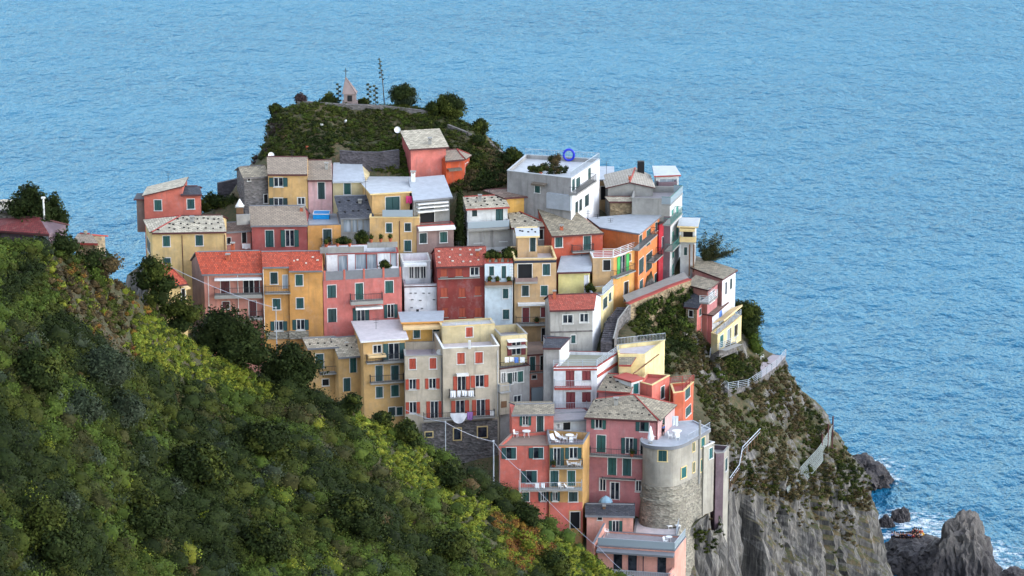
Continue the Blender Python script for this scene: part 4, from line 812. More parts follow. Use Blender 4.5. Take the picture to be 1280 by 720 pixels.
h = H('orange red house on the cliff edge with green shutters', (842, 491.5), (854.5, 489.5), 535, 'rust_orange', Y=345.5, D=5, BR=(867, 477.5), BL=(838, 480))
h.roof('flat', 'redfloor', h=.3, copem='trim_cream'); h.win('c', 856.5, 483, 862.5, 497.5, f='R'); h.win('c', 857, 508, 863.5, 519, f='R'); h.done(); h.rail('RB', h=.9, st='rails', m='trim_red', dz=.1)
# ---- round tower house
def round_house():
    Y = 332.8; z = at(822, 558, Y).z; zb = at(822, 685, Y).z - 8
    pix = [(803.5, 551), (804.5, 554), (808, 556.3), (814, 558), (822, 559), (832, 559.4), (842, 559), (850, 557), (858, 553.5), (866, 549.5), (874, 545.5), (881, 541.5), (886.5, 538)]
    cr = lambda p0, p1, p2, p3, t: .5 * (2 * p1 + (p2 - p0) * t + (2 * p0 - 5 * p1 + 4 * p2 - p3) * t * t + (3 * p1 - p0 - 3 * p2 + p3) * t ** 3)
    base = [atz(a, b, z) for a, b in pix]; top = []
    for i in range(12):
        for t in (0, .33, .67): top.append(cr(base[max(0, i - 1)], base[i], base[i + 1], base[min(12, i + 2)], t))
    top.append(base[12]); back = [top[-1] + V((-2, 3.5, 0)), top[0] + V((1.2, 6.5, 0))]; ring = top + back
    cen = sum(ring, V((0, 0, 0))) / len(ring)
    r = empty('round_house', (cen.x, cen.y, zb + 8), 'rounded grey stone house with a blue grey roof terrace on the cliff', 'house'); FOOT.append([(p.x, p.y) for p in ring])
    zs = at(830, 607, Y).z; N = len(ring)
    m = MB(); s2 = MB()
    off = lambda p, k: p + (V((p.x - cen.x, p.y - cen.y, 0)).normalized()) * k
    lv = [(z, 0), (zs, 0)]
    for i in range(N):
        j = (i + 1) % N; a, b = ring[i], ring[j]; q = lambda p, zz, k: V((*off(p, k).xy, zz))
        m.poly([q(a, zs, 0), q(b, zs, 0), q(b, z, 0), q(a, z, 0)], 'tower')
        st = [(zs, .12), (zs - .5, .2), (zs - .55, .05), (zs - 1.9, .12), (zs - 1.95, .3), (zs - 2.4, .3), (zs - 2.5, .15), (zb, 1.4)]
        for (z0, k0), (z1, k1) in zip(st, st[1:]): s2.poly([q(a, z1, k1), q(b, z1, k1), q(b, z0, k0), q(a, z0, k0)], 'stone_light')
        s2.poly([q(a, zs, .12), q(b, zs, .12), q(b, zs, 0), q(a, zs, 0)], 'stone_light')
    m.build('wall', r); s2.build('stone_base', r)
    t = MB(); t.poly([off(p, .2) + UP * .02 for p in ring], 'membrane')
    for i in range(N):
        j = (i + 1) % N; a, b = ring[i], ring[j]
        t.poly([off(a, .32) - UP * .25, off(b, .32) - UP * .25, off(b, .32) + UP * .22, off(a, .32) + UP * .22], 'trim_grey'); t.poly([off(a, .32) + UP * .22, off(b, .32) + UP * .22, off(b, .05) + UP * .22, off(a, .05) + UP * .22], 'membrane'); t.poly([off(a, .05) + UP * .22, off(b, .05) + UP * .22, off(b, .05) + UP * .03, off(a, .05) + UP * .03], 'membrane'); t.poly([off(a, .32) - UP * .25, off(a, -.02) - UP * .25, off(b, -.02) - UP * .25, off(b, .32) - UP * .25], 'trim_grey')
    ro = t.build('terrace', r)
    g = MB(); railing(g, [off(p, .12) + UP * .22 for p in ring[24:37]], .9, 'bar', 'steel'); g.build('railing', ro)
    def w(px0, px1, py0, py1, sh):
        best = None
        for i in range(36):
            a, b = ring[i], ring[i + 1]; u = V((b.x - a.x, b.y - a.y, 0)); L = u.length; u.normalize(); n = V((u.y, -u.x, 0)); p = onplane((px0 + px1) / 2, (py0 + py1) / 2, a, n); k = (p - a).dot(u)
            if 0 <= k <= L: best = (a, u, n)
        if not best: print('tower win miss', px0); return
        a, u, n = best; O = V((a.x, a.y, 0)); f = lambda x, y: ((onplane(x, y, a, n) - O).dot(u), onplane(x, y, a, n).z)
        a0, a1 = f(px0, (py0 + py1) / 2)[0], f(px1, (py0 + py1) / 2)[0]; h0, h1 = f((px0 + px1) / 2, py1)[1], f((px0 + px1) / 2, py0)[1]
        mb = MB()
        for q in ((a0 - .12, a0, h0, h1), (a1, a1 + .12, h0, h1), (a0 - .12, a1 + .12, h1, h1 + .12), (a0 - .18, a1 + .18, h0 - .12, h0)): mb.box(O, u, UP, n, *q, -.1, .07, 'trim_cream')
        o = mb.build('window', r); c = MB(); c.box(O, u, UP, n, a0, (a0 + a1) / 2 - .01, h0, h1, -.1, .035, sh); c.build('shutter', o); c = MB(); c.box(O, u, UP, n, (a0 + a1) / 2 + .01, a1, h0, h1, -.1, .035, sh); c.build('shutter', o)
    w(823, 833.5, 563, 576.5, 'shutter_green'); w(851.5, 857.5, 584, 597, 'shutter_teal'); w(866, 868, 553, 564, 'shutter_green'); w(866, 868, 578, 590, 'shutter_green'); w(876, 880.5, 547, 559, 'shutter_teal'); w(875.5, 879, 574, 589, 'shutter_teal')
    p = MB(); P = atz(873, 546, z); P = off(P, .2); p.tube([P - UP * 6.5, P + UP * 2.2], .16, 'concrete', 7); p.build('flue', r)
    return r, z
TOWER, TZ = round_house()
h = H('small pale annexe with teal shutters at the back of the round house', (880, 559), (893, 553), 600, 'tower', Y=337.5, D=3, ext=5)
h.roof('flat', 'paleroof', h=.5, copem='trim_white'); h.wins('c 886.5 560 891 573', sh='shutter_teal'); h.done()
h = H('slim grey tower house standing against the cliff beside the round house', (895, 567), (905, 566), 640, 'mauvegrey', Y=340, D=4, BR=(911.5, 558), walls={'R': 'tower'}, ext=7)
h.roof('flat', 'greyfloor', h=.5, copem='concrete'); h.win('c', 906.5, 573, 909, 588, f='R', sh='shutter_green'); h.done()
# ---- H32 coral red house
h = H('coral red house with a brown roof terrace and tiny penthouse', (623.5, 557.5), (686.5, 557), 690, 'coral', Y=331.2, D=5.6, BL=(639, 542.5))
h.roof('flat', 'brownfloor', h=.3, copem='brownfloor'); h.wins('h 633 559.5 645 573.5;h 667 559.5 679 573;h 658 588.5 671 604;c 653 615.5 661.5 626.5;o 673 615 686 626.5'); h.done(); h.pipe(624.5, 560, 640, m='trim_grey')
h.box('porch_wall', 653, 683, 629, 655, .5, 'coral')
x = H('', (640, 518.5), (692, 517.5), 545, 'coral', Y=336.8, D=5, on=h, ext=1); x.roof('gable', 'slate', RL=(645, 506), RR=(692, 506.5), dr=3.2, trim='trim_grey', so=.1); x.wins('o 649.5 520 664 532;c 671 519.5 679.5 540'); x.done()
# ---- H33 ochre house
h = H('ochre house above red ground floors with a furnished grey roof terrace', (686.8, 556), (728.5, 555.5), 690, 'ochre', Y=330.9, D=6, BR=(737, 541))
h.roof('flat', 'mauvefloor', h=.9, copem='trim_grey'); h.wins('o 686.5 560 705 582.5;o 706.5 559.5 727 573.5;c 688 588.5 698 608.5;c 709.5 588.5 719 607.5;o 688 615 700 626.5;c 711 615 722 627;D 713 640 724.5 661'); h.done()
h.bal(687.5, 729, 585, p=1.0, t=.2); h.bal(648.5, 728, 613, p=1.1, t=.2, rm='steel')
h.rail('F', h=.5, st='bar', m='iron'); h.box('painted_wall', 687.2, 728.3, 628, 638, .012, 'coral'); h.box('painted_wall', 687.2, 711, 638, 672, .012, 'coral'); h.box('painted_wall', 726, 728.3, 638, 672, .012, 'coral')
x = H('', (692, 526), (733, 524), 541, 'offwhite', Y=338.2, D=4, on=h, ext=1); x.roof('gable', 'greyfloor', RL=(693, 517.5), RR=(733, 517), dr=2.0, trim='trim_grey'); x.wins('D 704 528 713 537.5;g 695.5 529.5 699.5 535'); x.done()
# ---- H35 small peach house
h = H('small peach house with a dark flat roof below the mauve house', (733.5, 644), (791.5, 645), 690, 'peach', Y=329.5, D=4.4)
h.roof('gable', 'slate_dark', RL=(733, 632), RR=(792, 631.5), dr=2.8, trim='trim_grey', so=.2); h.wins('D 747 645.5 752.5 650;o 761 651 778 666.5'); h.done(); h.chim(755, 640, 1.6, .35, .6, 'timber')
# ---- H36 bottom terrace house
h = H('peach house at the bottom with a wide railed terrace over dark glass doors', (747, 682.5), (843.5, 689), 735, 'peach', Y=323.6, D=5.5, BR=(857.5, 671))
h.roof('flat', 'greyfloor', h=.12, copem='trim_grey'); h.done(); h.rail('FR', h=1.0, st='glass', m='steel', dz=.1)
mb = MB(); a, b = at(743, 680, 323.5), at(757, 654, 328.6); u = (b - a); u.z = 0; L = u.length; u.normalize(); n = V((u.y, -u.x, 0)); mb.poly([a - UP * 3, V((b.x, b.y, a.z - 3)), V((b.x, b.y, b.z)), a], 'peach'); mb.poly([p - n * .3 for p in (a, V((b.x, b.y, b.z)), V((b.x, b.y, a.z - 3)), a - UP * 3)], 'peach'); mb.poly([a, V((b.x, b.y, b.z)), V((b.x, b.y, b.z)) - n * .3, a - n * .3], 'trim_grey'); mb.poly([a - UP * 3, a, a - n * .3, a - UP * 3 - n * .3], 'peach'); mb.build('side_wall', h.root)
O, u, n, W = h.face('F'); mb = MB(); z0 = h.z
for k in range(4):
    a0 = W * (.22 + k * .19); mb.box(O, u, UP, n, a0, a0 + 1.0, z0 - 3.0, z0 - .75, .005, .03, ('glass', 'glass', 'peach', 'glass')[k]); mb.box(O, u, UP, n, a0 - .1, a0, z0 - 3.0, z0 - .7, .005, .06, 'shutter_navy')
mb.build('glazed_doors', h.root)
mb = MB(); mb.box(O, u, UP, n, 0, W, z0 - .45, z0 - .2, .01, 1.3, 'trim_grey'); mb.box(O, u, UP, n, .9, W, z0 - 3.3, z0 - 3.0, .01, 2.4, 'greyfloor'); mb.build('lower_terrace', h.root)
mb = MB(); railing(mb, [O + u * .9 + n * 2.35 + UP * (z0 - 3), O + u * W + n * 2.35 + UP * (z0 - 3)], .9, 'bar', 'steel'); mb.build('railing', h.root)
BOT = h
mb = MB(); O, u, n, W = h.face('R'); mb.box(O, u, UP, n, -2.2, 0, z0 - 3.6, z0 - 2.2, -.25, 0, 'peach'); mb.build('side_wall', h.root)
x = H('', (792, 668.5), (846, 670), 690, 'greystucco', Y=329.3, D=5, on=h, storey='upper_terrace', BR=(852, 649), BL=(795, 649)); x.roof('flat', 'paleroof', h=.15, copem='trim_grey'); x.done(); x.rail('R', h=.9, st='bar', m='steel')
# ================================================================== right end above the cliff
YR = 381
h = H('white and pink house with a sloping stone roof above the cliff path', (865.5, 335.5), (903, 349.5), 420, 'palepink', Y=YR + 1, D=6, BR=(919.5, 339), BL=(870, 322.5), walls={'R': 'white'}, ext=8)
h.roof('flat', 'slate', h=0, oh=.3, trim='trim_dark'); h.win('c', 912.5, 348.5, 915, 361, f='R'); h.win('c', 906.5, 353, 908.5, 368, f='R', sh='shutter_navy'); h.done()
h = H('small house with a mossy stone roof and a glass balcony', (858.5, 357), (884.5, 363.5), 400, 'rose', Y=374, D=5, BR=(897, 354), BL=(871, 346.5), walls={'R': 'mauve'}, ext=8)
h.roof('flat', 'slate', h=0, oh=.25, trim='trim_dark'); h.win('w', 887, 364, 893, 377, f='R'); h.done(); h.bal(886, 897, 379, f='R', p=1.4, st='rails', rm='trim_white', t=.2)
h = H('pink cottage with a steep dark slate roof facing the ravine', (857.5, 383.5), (871.5, 385), 428, 'stone_warm', Y=370.5, D=4, BR=(883, 377), walls={'R': 'pink'}, ext=8)
h.roof('shed', 'slate_dark', RL=(858.5, 357.5), RR=(883.5, 364.5), oh=.25, trim='trim_dark'); h.win('c', 874, 386, 876.5, 394, f='R'); h.win('D', 877, 397, 882, 418, f='R'); h.wins('D 861 388 866 396'); h.done()
h = H('white house below the glass balcony with an open blue shutter', (879, 393.5), (890.5, 395), 436, 'pink', Y=371.7, D=5, BR=(909, 380), walls={'R': 'white'}, ext=8)
h.roof('flat', 'slate_brown', h=0, oh=.25, trim='trim_dark'); h.win('c', 898.5, 388.5, 902.5, 402, f='R', sh='cloth_blue'); h.done(); h.awn(891, 914, 404, 411, f='R', p=1.6, m='awning_cream')
h = H('low ochre house with a railed white terrace beside the sea', (889, 416.5), (897, 419.5), 445, 'butter', Y=369.5, D=4, BR=(927, 395), BL=(917, 392), ext=8)
h.roof('flat', 'paleroof', h=.1, copem='trim_cream'); h.win('c', 900, 419, 904, 435, f='R', sh='shutter_teal'); h.win('w', 909, 411, 914, 427, f='R'); h.win('D', 918, 406, 922, 420, f='R'); h.done(); h.rail('R', h=.9, st='rails', m='steel', dz=.1)
# ================================================================== cottages on the near slope (left edge)
h = H('low maroon roofed cottage with a pale blue end among the trees', (-14, 287), (61, 292.5), 304, 'mauvegrey', Y=272, D=4, walls={})
h.roof('gable', 'tile_maroon', RL=(-14, 277), RR=(46, 273), dr=2.6, trim='trim_dark'); h.done(); h.box('painted_end', 42, 60, 293.5, 302, .03, 'panel_glass')
h = H('grey ruin with broken walls behind the maroon roofed cottage', (-14, 262), (36, 265), 285, 'stone_light', Y=277, D=4)
h.roof('gable', 'slate_light', RL=(-14, 255), RR=(36, 256), dr=2, trim='stone'); h.done(); [h.chim(a, 258, 2, .5, .35, 'stone_warm', False) for a in (8, 18, 27, 35)]
h = H('little stone hut with a buff roof half hidden by brown bushes', (94, 303), (121, 304), 318, 'stone_warm', Y=283, D=3)
h.roof('gable', 'slate_buff', RL=(100, 295), RR=(112, 293), dr=1.8, trim='trim_red'); h.done(); h.chim(107, 293, 1.8, .35, .4, 'stone_light', False)
def find(sub): return [h for h in HOUSES if sub in h.label][0]
_gx = np.arange(-74, 70, .8); _gy = np.arange(316, 434, .8); _gz = np.minimum(HEAD(*np.meshgrid(_gx, _gy)), 76)
def head_z(x, y):
    i = np.clip((np.asarray(x) - _gx[0]) / .8, 0, len(_gx) - 2); j = np.clip((np.asarray(y) - _gy[0]) / .8, 0, len(_gy) - 2); a, b = i.astype(int), j.astype(int); u, v = i - a, j - b
    return _gz[b, a] * (1 - u) * (1 - v) + _gz[b, a + 1] * u * (1 - v) + _gz[b + 1, a] * (1 - u) * v + _gz[b + 1, a + 1] * u * v
def inpoly(px, py, poly):
    c = False
    for (x0, y0), (x1, y1) in zip(poly, poly[1:] + poly[:1]):
        if (y0 > py) != (y1 > py) and px < (x1 - x0) * (py - y0) / (y1 - y0) + x0: c = not c
    return c
def blocked(x, y): return any(inpoly(x, y, f) for f in FOOT)
# ------------------------------------------------------------------ plants that cover the headland
def cover(name, label, regs, rng):
    L = Leaves()
    for poly, n, pals, r0, r1, leaf in regs:
        xs, ys = [p[0] for p in poly], [p[1] for p in poly]
        for _ in range(n):
            px, py = rng.uniform(min(xs), max(xs)), rng.uniform(min(ys), max(ys))
            if not inpoly(px, py, poly): continue
            p = head_hit(px, py)
            if p is None or blocked(p.x, p.y): continue
            b = mnoise.noise(V((p.x * .16, p.y * .16, p.z * .16))); b2 = mnoise.noise(V((p.x * .5, p.y * .5, p.z * .5 + 4)))
            if pals[0] == 'grass' and mnoise.noise(V((p.x * .22, p.y * .22, p.z * .12 + 9))) < .02 + (34 - p.z) * .006: continue
            k = min(len(pals) - 1, max(0, int((b * .9 + .5 + rng.normal() * .12) * len(pals)))); rad = rng.uniform(r0, r1)
            if pals[k] == 'rock_': continue
            if b2 < -.3 and leaf == .2: continue
            L.blob((p.x, p.y, p.z + rad * .15), (rad, rad, rad * rng.uniform(.4, .8)), int(3.2 * rad * rad / leaf ** 2 + 8), leaf, pals[k], rng=rng, core=.55)
    o = L.obj(name); tag(o, label, 'scrub', kind='stuff')
rg = np.random.default_rng(3)
garden = [(305, 205), (322, 165), (345, 138), (440, 110), (520, 118), (600, 148), (655, 192), (640, 215), (610, 232), (560, 225), (500, 222), (430, 205), (335, 197)]
cover('garden_plants', 'rows of vegetables and low bushes on the terraced hill top garden', [(garden, 5200, ['dark', 'mid', 'dark', 'mid', 'grass', 'bright', 'mid'], .28, .65, .22), ([(595, 180), (640, 185), (655, 215), (620, 235), (560, 240), (580, 200)], 500, ['dark', 'mid', 'brown', 'dark'], .5, 1.1, .3), ([(300, 215), (325, 160), (345, 140), (360, 170), (335, 196)], 100, ['dark', 'purple', 'dark', 'brown'], .5, .9, .3)], rg)
cliff = [(795, 400), (840, 372), (872, 372), (880, 430), (905, 440), (985, 455), (1000, 490), (1045, 545), (1098, 605), (1085, 640), (1040, 622), (985, 625), (930, 610), (905, 600), (890, 545), (865, 470), (830, 465)]
cover('cliff_scrub', 'dry brown and green scrub clinging to the cliff face', [(cliff, 9000, ['dark', 'mid', 'grass', 'mid', 'brown', 'brown', 'grass', 'straw', 'grass', 'brown', 'mid'], .25, .65, .2), ([(880, 600), (985, 615), (1060, 640), (1098, 640), (1110, 700), (1010, 690), (930, 680), (880, 660)], 900, ['grass', 'rock_', 'brown', 'rock_', 'mid', 'rock_', 'grass'], .18, .42, .2), ([(900, 600), (1000, 612), (1060, 640), (1080, 690), (1020, 650), (960, 640)], 260, ['brown', 'straw', 'mid'], .25, .6, .22), ([(862, 660), (900, 665), (900, 690), (870, 700)], 60, ['mid', 'dark'], .3, .6, .22)], rg)
cover('ivy', 'dark green ivy hanging under the brick coped street wall', [([(782, 398), (800, 385), (835, 366), (862, 362), (868, 440), (830, 432), (800, 425)], 420, ['dark', 'mid', 'dark', 'bright'], .5, 1.0, .3), ([(890, 460), (915, 445), (955, 470), (935, 480), (905, 482)], 160, ['mid', 'dark', 'bright'], .4, .8, .26)], rg)
# ------------------------------------------------------------------ walls, fences, paths
def wall_line(name, label, pts, h, t, m, cat='wall', cope=None, down=1.5):
    pts = [V(p) for p in pts]; mb = MB()
    for a, b in zip(pts, pts[1:]):
        n = V((b.y - a.y, a.x - b.x, 0)).normalized() * t / 2
        for s in (1, -1): q = n * s; mb.poly([a + q - UP * down, b + q - UP * down, b + q + UP * h, a + q + UP * h][::s], m)
        mb.poly([a + n + UP * h, b + n + UP * h, b - n + UP * h, a - n + UP * h], cope or m)
        if cope:
            k = n * 1.4; mb.poly([a + k + UP * (h + .12), b + k + UP * (h + .12), b - k + UP * (h + .12), a - k + UP * (h + .12)], cope)
            for s in (1, -1): mb.poly([a + k * s + UP * (h - .05), b + k * s + UP * (h - .05), b + k * s + UP * (h + .12), a + k * s + UP * (h + .12)], cope)
    for p, s in ((pts[0], pts[0] - pts[1]), (pts[-1], pts[-1] - pts[-2])):
        n = V((s.y, -s.x, 0)).normalized() * t / 2; mb.poly([p + n - UP * down, p - n - UP * down, p - n + UP * h, p + n + UP * h], m)
    o = mb.build(name, loc=pts[0]); return tag(o, label, cat)
wall_line('retaining_wall', 'tall dark stone terrace wall left of the tall pink house', [(head_hit(a, b) or at(a, b, 388)) - UP * .2 for a, b in ((425, 209), (450, 211), (475, 211), (499, 208))], 2.7, .6, 'stone_dark', down=3)
for lb, pts in (('upper terrace wall of the hill top garden below the shrine', ((372, 150, 397.5), (420, 154, 397.5), (478, 153, 398), (535, 158, 397))), ('curving terrace wall in the right part of the hill top garden', ((560, 178, 394), (585, 182, 393), (612, 178, 394), (630, 186, 392)))):
    wall_line('garden_wall', lb, [V((*(q := at(*p)).xy, drop(q.x, q.y))) for p in pts], .55, .5, 'stone', down=1.2)
for i, (px, py, c_) in enumerate([(402, 158, 'trim_white'), (432, 153, 'trim_white'), (384, 186, 'terracotta'), (602, 168, 'trim_red')]):
    q = head_hit(px, py)
    if q is None: continue
    m = MB(); m.lathe((0, 0, -.1), [(.2, 0), (.24, .2), (.24, .4), (.2, .5)], c_, 10); o = m.build('garden_barrel', loc=(0, 0, 0)); o.location = q; tag(o, ['small white barrel left of the garden shrine', 'small white barrel at the foot of the garden shrine', 'terracotta red barrel on the lower left garden terrace', 'small red and white barrel at the right end of the garden hill'][i], 'barrel')
wall_line('garden_wall', 'low dry stone wall across the middle of the hill top garden', [at(345, 165, 396), at(400, 168, 396.5), at(470, 166, 397), at(500, 160, 397)], .15, .5, 'stone', down=1.2)
wall_line('garden_wall', 'broken stone wall at the left foot of the garden hill', [at(272, 232, 390), at(298, 226, 391)], .4, .6, 'stone_dark', down=5)
wall_line('street_wall', 'street wall with a brick red coping above the ivy', [at(784, 381, 362), at(800, 374, 364), at(818, 367, 367), at(838, 358.5, 370), at(862, 350, 373.5)], .1, .5, 'stone_warm', cope='trim_red', down=6)
L = Leaves(); WP = [at(790, 378.5, 362.9), at(800, 374, 364), at(818, 367, 367), at(838, 358.5, 370), at(860, 351, 373.2)]
for k in range(240): t = random.random() ** .8 * 3.999; p = WP[int(t)].lerp(WP[int(t) + 1], t % 1); r_ = random.uniform(.3, .65); L.blob((p.x + .5, p.y - .55, p.z - random.uniform(.6, 5.5)), (r_, r_ * .7, r_), int(3.4 * r_ * r_ / .04) + 8, .2, random.choice(['dark', 'mid', 'dark', 'bright']), core=.5)
tag(L.obj('wall_ivy'), 'thick green ivy hanging down the brick coped street wall', 'ivy', kind='stuff')
mb = MB(); S_ = [at(784, 379, 362.2), at(800, 372.5, 364.2), at(818, 366, 367.2), at(838, 357.5, 370.2), at(862, 349, 373.7)]
for a, b in zip(S_, S_[1:]): mb.poly([a, b, b + V((-.5, 4.4, -.1)), a + V((-.5, 4.4, -.1))], 'concrete')
mb.build('street')['kind'] = 'structure'
def stairs():
    a, b, c = at(758, 428, 353), at(764, 404, 359), at(779, 384, 362.2); mb = MB()
    for P, Q, n in ((a, b, 9), (b, c, 9)):
        for i in range(n):
            p = P.lerp(Q, i / n); q = P.lerp(Q, (i + 1) / n); u = V((1, 0, 0)); mb.box(V((p.x, p.y, 0)), u, UP, V((0, 1, 0)), -.75, .75, p.z - 4, q.z, 0, max(.1, q.y - p.y) + .02, 'stone_dark')
    for P, Q in ((a, b), (b, c)):
        d = V((.85, 0, 0)); mb.poly([P + d - UP * 4, Q + d - UP * 4, Q + d + UP * .55, P + d + UP * .55], 'stone'); mb.poly([P + d * 1.25 - UP * 4, Q + d * 1.25 - UP * 4, Q + d * 1.25 + UP * .55, P + d * 1.25 + UP * .55], 'stone'); mb.poly([P + d + UP * .55, Q + d + UP * .55, Q + d * 1.25 + UP * .55, P + d * 1.25 + UP * .55], 'concrete')
    tag(mb.build('stone_stairs', loc=a), 'shaded stone stairway climbing beside the butter yellow house', 'stairs')
stairs()
def path():
    mb = MB()
    for a, b in zip(PATHP, PATHP[1:]):
        na = V((-(b.y - a.y), b.x - a.x, 0)).normalized() * 1.1
        mb.poly([a + UP * .1, b + UP * .1, b - na + UP * .12, a - na + UP * .12], 'concrete'); mb.poly([a - UP * 1.2, b - UP * 1.2, b + UP * .1, a + UP * .1], 'stone')
    c = PATHP[0]; mb.poly([PATHP[0] + UP * .1, PATHP[1] + UP * .1, PATHP[2] + UP * .1, atz(950, 455, 37.4), atz(965, 443, 37.4)][::-1], 'mauvefloor')
    o = mb.build('path'); o['kind'] = 'structure'
    r = MB(); railing(r, [p + UP * .1 for p in PATHP], 1.05, 'rails', 'steel'); tag(r.build('path_railing', loc=PATHP[5]), 'pale metal railing curving around the cliff path', 'railing')
path()
r = MB(); q = [head_hit(*a) for a in ((950, 544), (928, 567), (924, 589), (912, 606))]; q = [p - (p - EYE).normalized() * .5 for p in q]
for a, b in zip(q, q[1:]):
    r.tube([a + UP * .95, b + UP * .95], .07, 'steel', 5); r.tube([a + UP * .5, b + UP * .5], .05, 'steel', 5)
    for k in range(7): p = a.lerp(b, k / 6); r.tube([p - UP * .6, p + UP * .97], .06, 'timber', 5)
tag(r.build('stair_railing', loc=q[0]), 'bent pale handrail on posts going down the cliff', 'railing')
def net():
    hh = lambda a, b: (head_hit(a, b) or at(a, b, 378)); lo = [hh(a, b) for a, b in ((1037, 556), (1028, 577), (1010, 598), (985, 616))]; lo = [p - (p - EYE).normalized() * .7 for p in lo]; up = [at(*q, p.y) for q, p in zip(((1041, 531), (1024, 559), (1001, 584), (983, 611)), lo)]
    r = empty('rockfall_net', up[1], 'grey rockfall net stretched down the cliff edge', 'net'); A = [up[int(t)].lerp(up[min(3, int(t) + 1)], t - int(t)) for t in np.linspace(0, 2.999, 60)]; B = [lo[int(t)].lerp(lo[min(3, int(t) + 1)], t - int(t)) for t in np.linspace(0, 2.999, 60)]
    m = MB()
    for a, b in zip(A, B): m.tube([a, b], .05, 'mesh_wire', 4)
    for t in np.linspace(0, 1, 9):
        P = [a.lerp(b, t) for a, b in zip(A, B)]; m.tube(P[::3] + [P[-1]], .05 if t in (0, 1) else .035, 'mesh_wire', 4)
    for i in range(0, 57, 2): m.tube([A[i], B[i + 3]], .03, 'mesh_wire', 4); m.tube([B[i], A[i + 3]], .03, 'mesh_wire', 4)
    m.build('mesh_panel', r)
    for P in (up[0], up[0].lerp(up[1], .35), up[0].lerp(up[1], .8)):
        p = MB(); p.tube([P - UP * 4, P + UP * 1.3], .12, 'trim_dark', 6); p.build('post', r)
net()
# ------------------------------------------------------------------ individual trees and bushes
def base_on_hill(px, py): p = hill_hit(px, py); return p if p is not None else at(px, py, 290)
T = tree
P = at(285, 468, 288.5); T('evergreen_tree', 'large dark evergreen in front of the pink house with balconies', P, 8, [(0, 0, 5, 2.6, 2.4, 2.4), (-2.2, 0, 4, 2.1, 2, 2.2), (2.2, .3, 3.8, 2.2, 2, 2.1), (.6, -.8, 3, 2.6, 2, 2), (-1, .5, 6, 1.6, 1.5, 1.4), (3.2, -.5, 2.4, 2, 1.8, 1.6), (-2.6, -.6, 2.2, 1.8, 1.8, 1.8)], 'dark', .34, 85, .25)
P = at(362, 492, 291); T('evergreen_tree', 'rounded dark evergreen below the orange yellow house with the stone plinth', P, 6, [(0, 0, 3.6, 2.3, 2.2, 2.0), (-1.8, 0, 2.8, 1.9, 1.8, 1.8), (1.9, 0, 2.7, 2, 1.8, 1.7), (.4, -.8, 2, 2.4, 1.8, 1.5), (.2, .2, 4.7, 1.4, 1.3, 1.1)], 'dark', .34, 85, .22)
P = at(196, 378, 281); T('evergreen_tree', 'dark tree left of the small red hipped roof', P, 5, [(0, 0, 3.2, 1.6, 1.5, 1.6), (-1.2, 0, 2.4, 1.3, 1.3, 1.4), (1, 0, 2, 1.4, 1.3, 1.2), (-.6, 0, 4.2, 1, 1, .9)], ['dark', 'dark', 'mid'], .32, 85, .18)
P = at(222, 410, 283.5); T('laurel_tree', 'mid green bushy tree below the small red hipped roof', P, 4, [(0, 0, 2.2, 1.7, 1.5, 1.4), (1.5, 0, 1.4, 1.4, 1.3, 1.1), (-1.4, 0, 1.7, 1.3, 1.2, 1.2)], ['mid', 'dark', 'mid'], .32, 80, .15)
for i, (px, py, Y, w, hgt, lb) in enumerate([(38, 284, 275, 2.6, 4.4, 'broad dark tree behind the maroon roofed cottage'), (52, 288, 274, 1.1, 3.9, 'narrow dark tree left of the white pole'), (70, 300, 275, 1.5, 4.8, 'upright dark tree right of the white pole')]):
    T('pine_tree', lb, at(px, py, Y), hgt, [(0, 0, hgt * .6, w * .7, w * .7, hgt * .3), (-w * .5, 0, hgt * .45, w * .6, w * .6, hgt * .25), (w * .5, 0, hgt * .45, w * .55, w * .6, hgt * .25), (0, 0, hgt * .85, w * .4, w * .4, hgt * .2), (.2, -.2, hgt * .25, w * .8, w * .7, hgt * .2)], 'dark', .3, 85, .16)
T('bush', 'dark bush right of the pale blue cottage end', base_on_hill(76, 318), 2, [(0, 0, 1.1, 1.3, 1.2, 1.2), (1.1, 0, .8, 1.1, 1, 1)], 'dark', .3, 85, .1, 'bush')
T('bush', 'brown leaved bush in front of the little stone hut', base_on_hill(118, 342), 2.4, [(0, 0, 1.4, 1.9, 1.4, 1.2), (1.7, 0, .9, 1.4, 1.2, 1.1), (-1.4, 0, .8, 1.3, 1.1, 1)], ['brown', 'dark', 'brown'], .3, 75, .1, 'bush')
T('bush', 'bright green bush under the little stone hut', base_on_hill(118, 352), 1.6, [(0, 0, .8, 1.1, 1, .9)], 'bright', .28, 80, .1, 'bush')
olv = [(125, 470, 3.2, 'large grey green olive tree on the left of the slope'), (100, 512, 2.4, 'grey green olive tree left of and below the largest olive'), (150, 515, 2.6, 'grey green olive tree right of and below the largest olive'), (112, 565, 1.5, 'small pale round olive bush low on the slope'), (82, 622, 1.5, 'pale olive bush near the lower left corner'), (215, 602, 1.4, 'small bluish olive bush in the lower middle of the slope'), (405, 715, 1.5, 'bluish bush at the bottom edge of the photo')]
for px, py, w, lb in olv:
    T('olive_tree', lb, base_on_hill(px, py + 22), w * 1.3, [(0, 0, w * .85, w * .75, w * .7, w * .6), (-w * .5, 0, w * .6, w * .55, w * .5, w * .5), (w * .5, .1, w * .6, w * .55, w * .5, w * .5), (.1, -.3, w * .4, w * .6, w * .5, w * .4)], ['olive', 'olive', 'bluegreen'], .26, 80, .16)
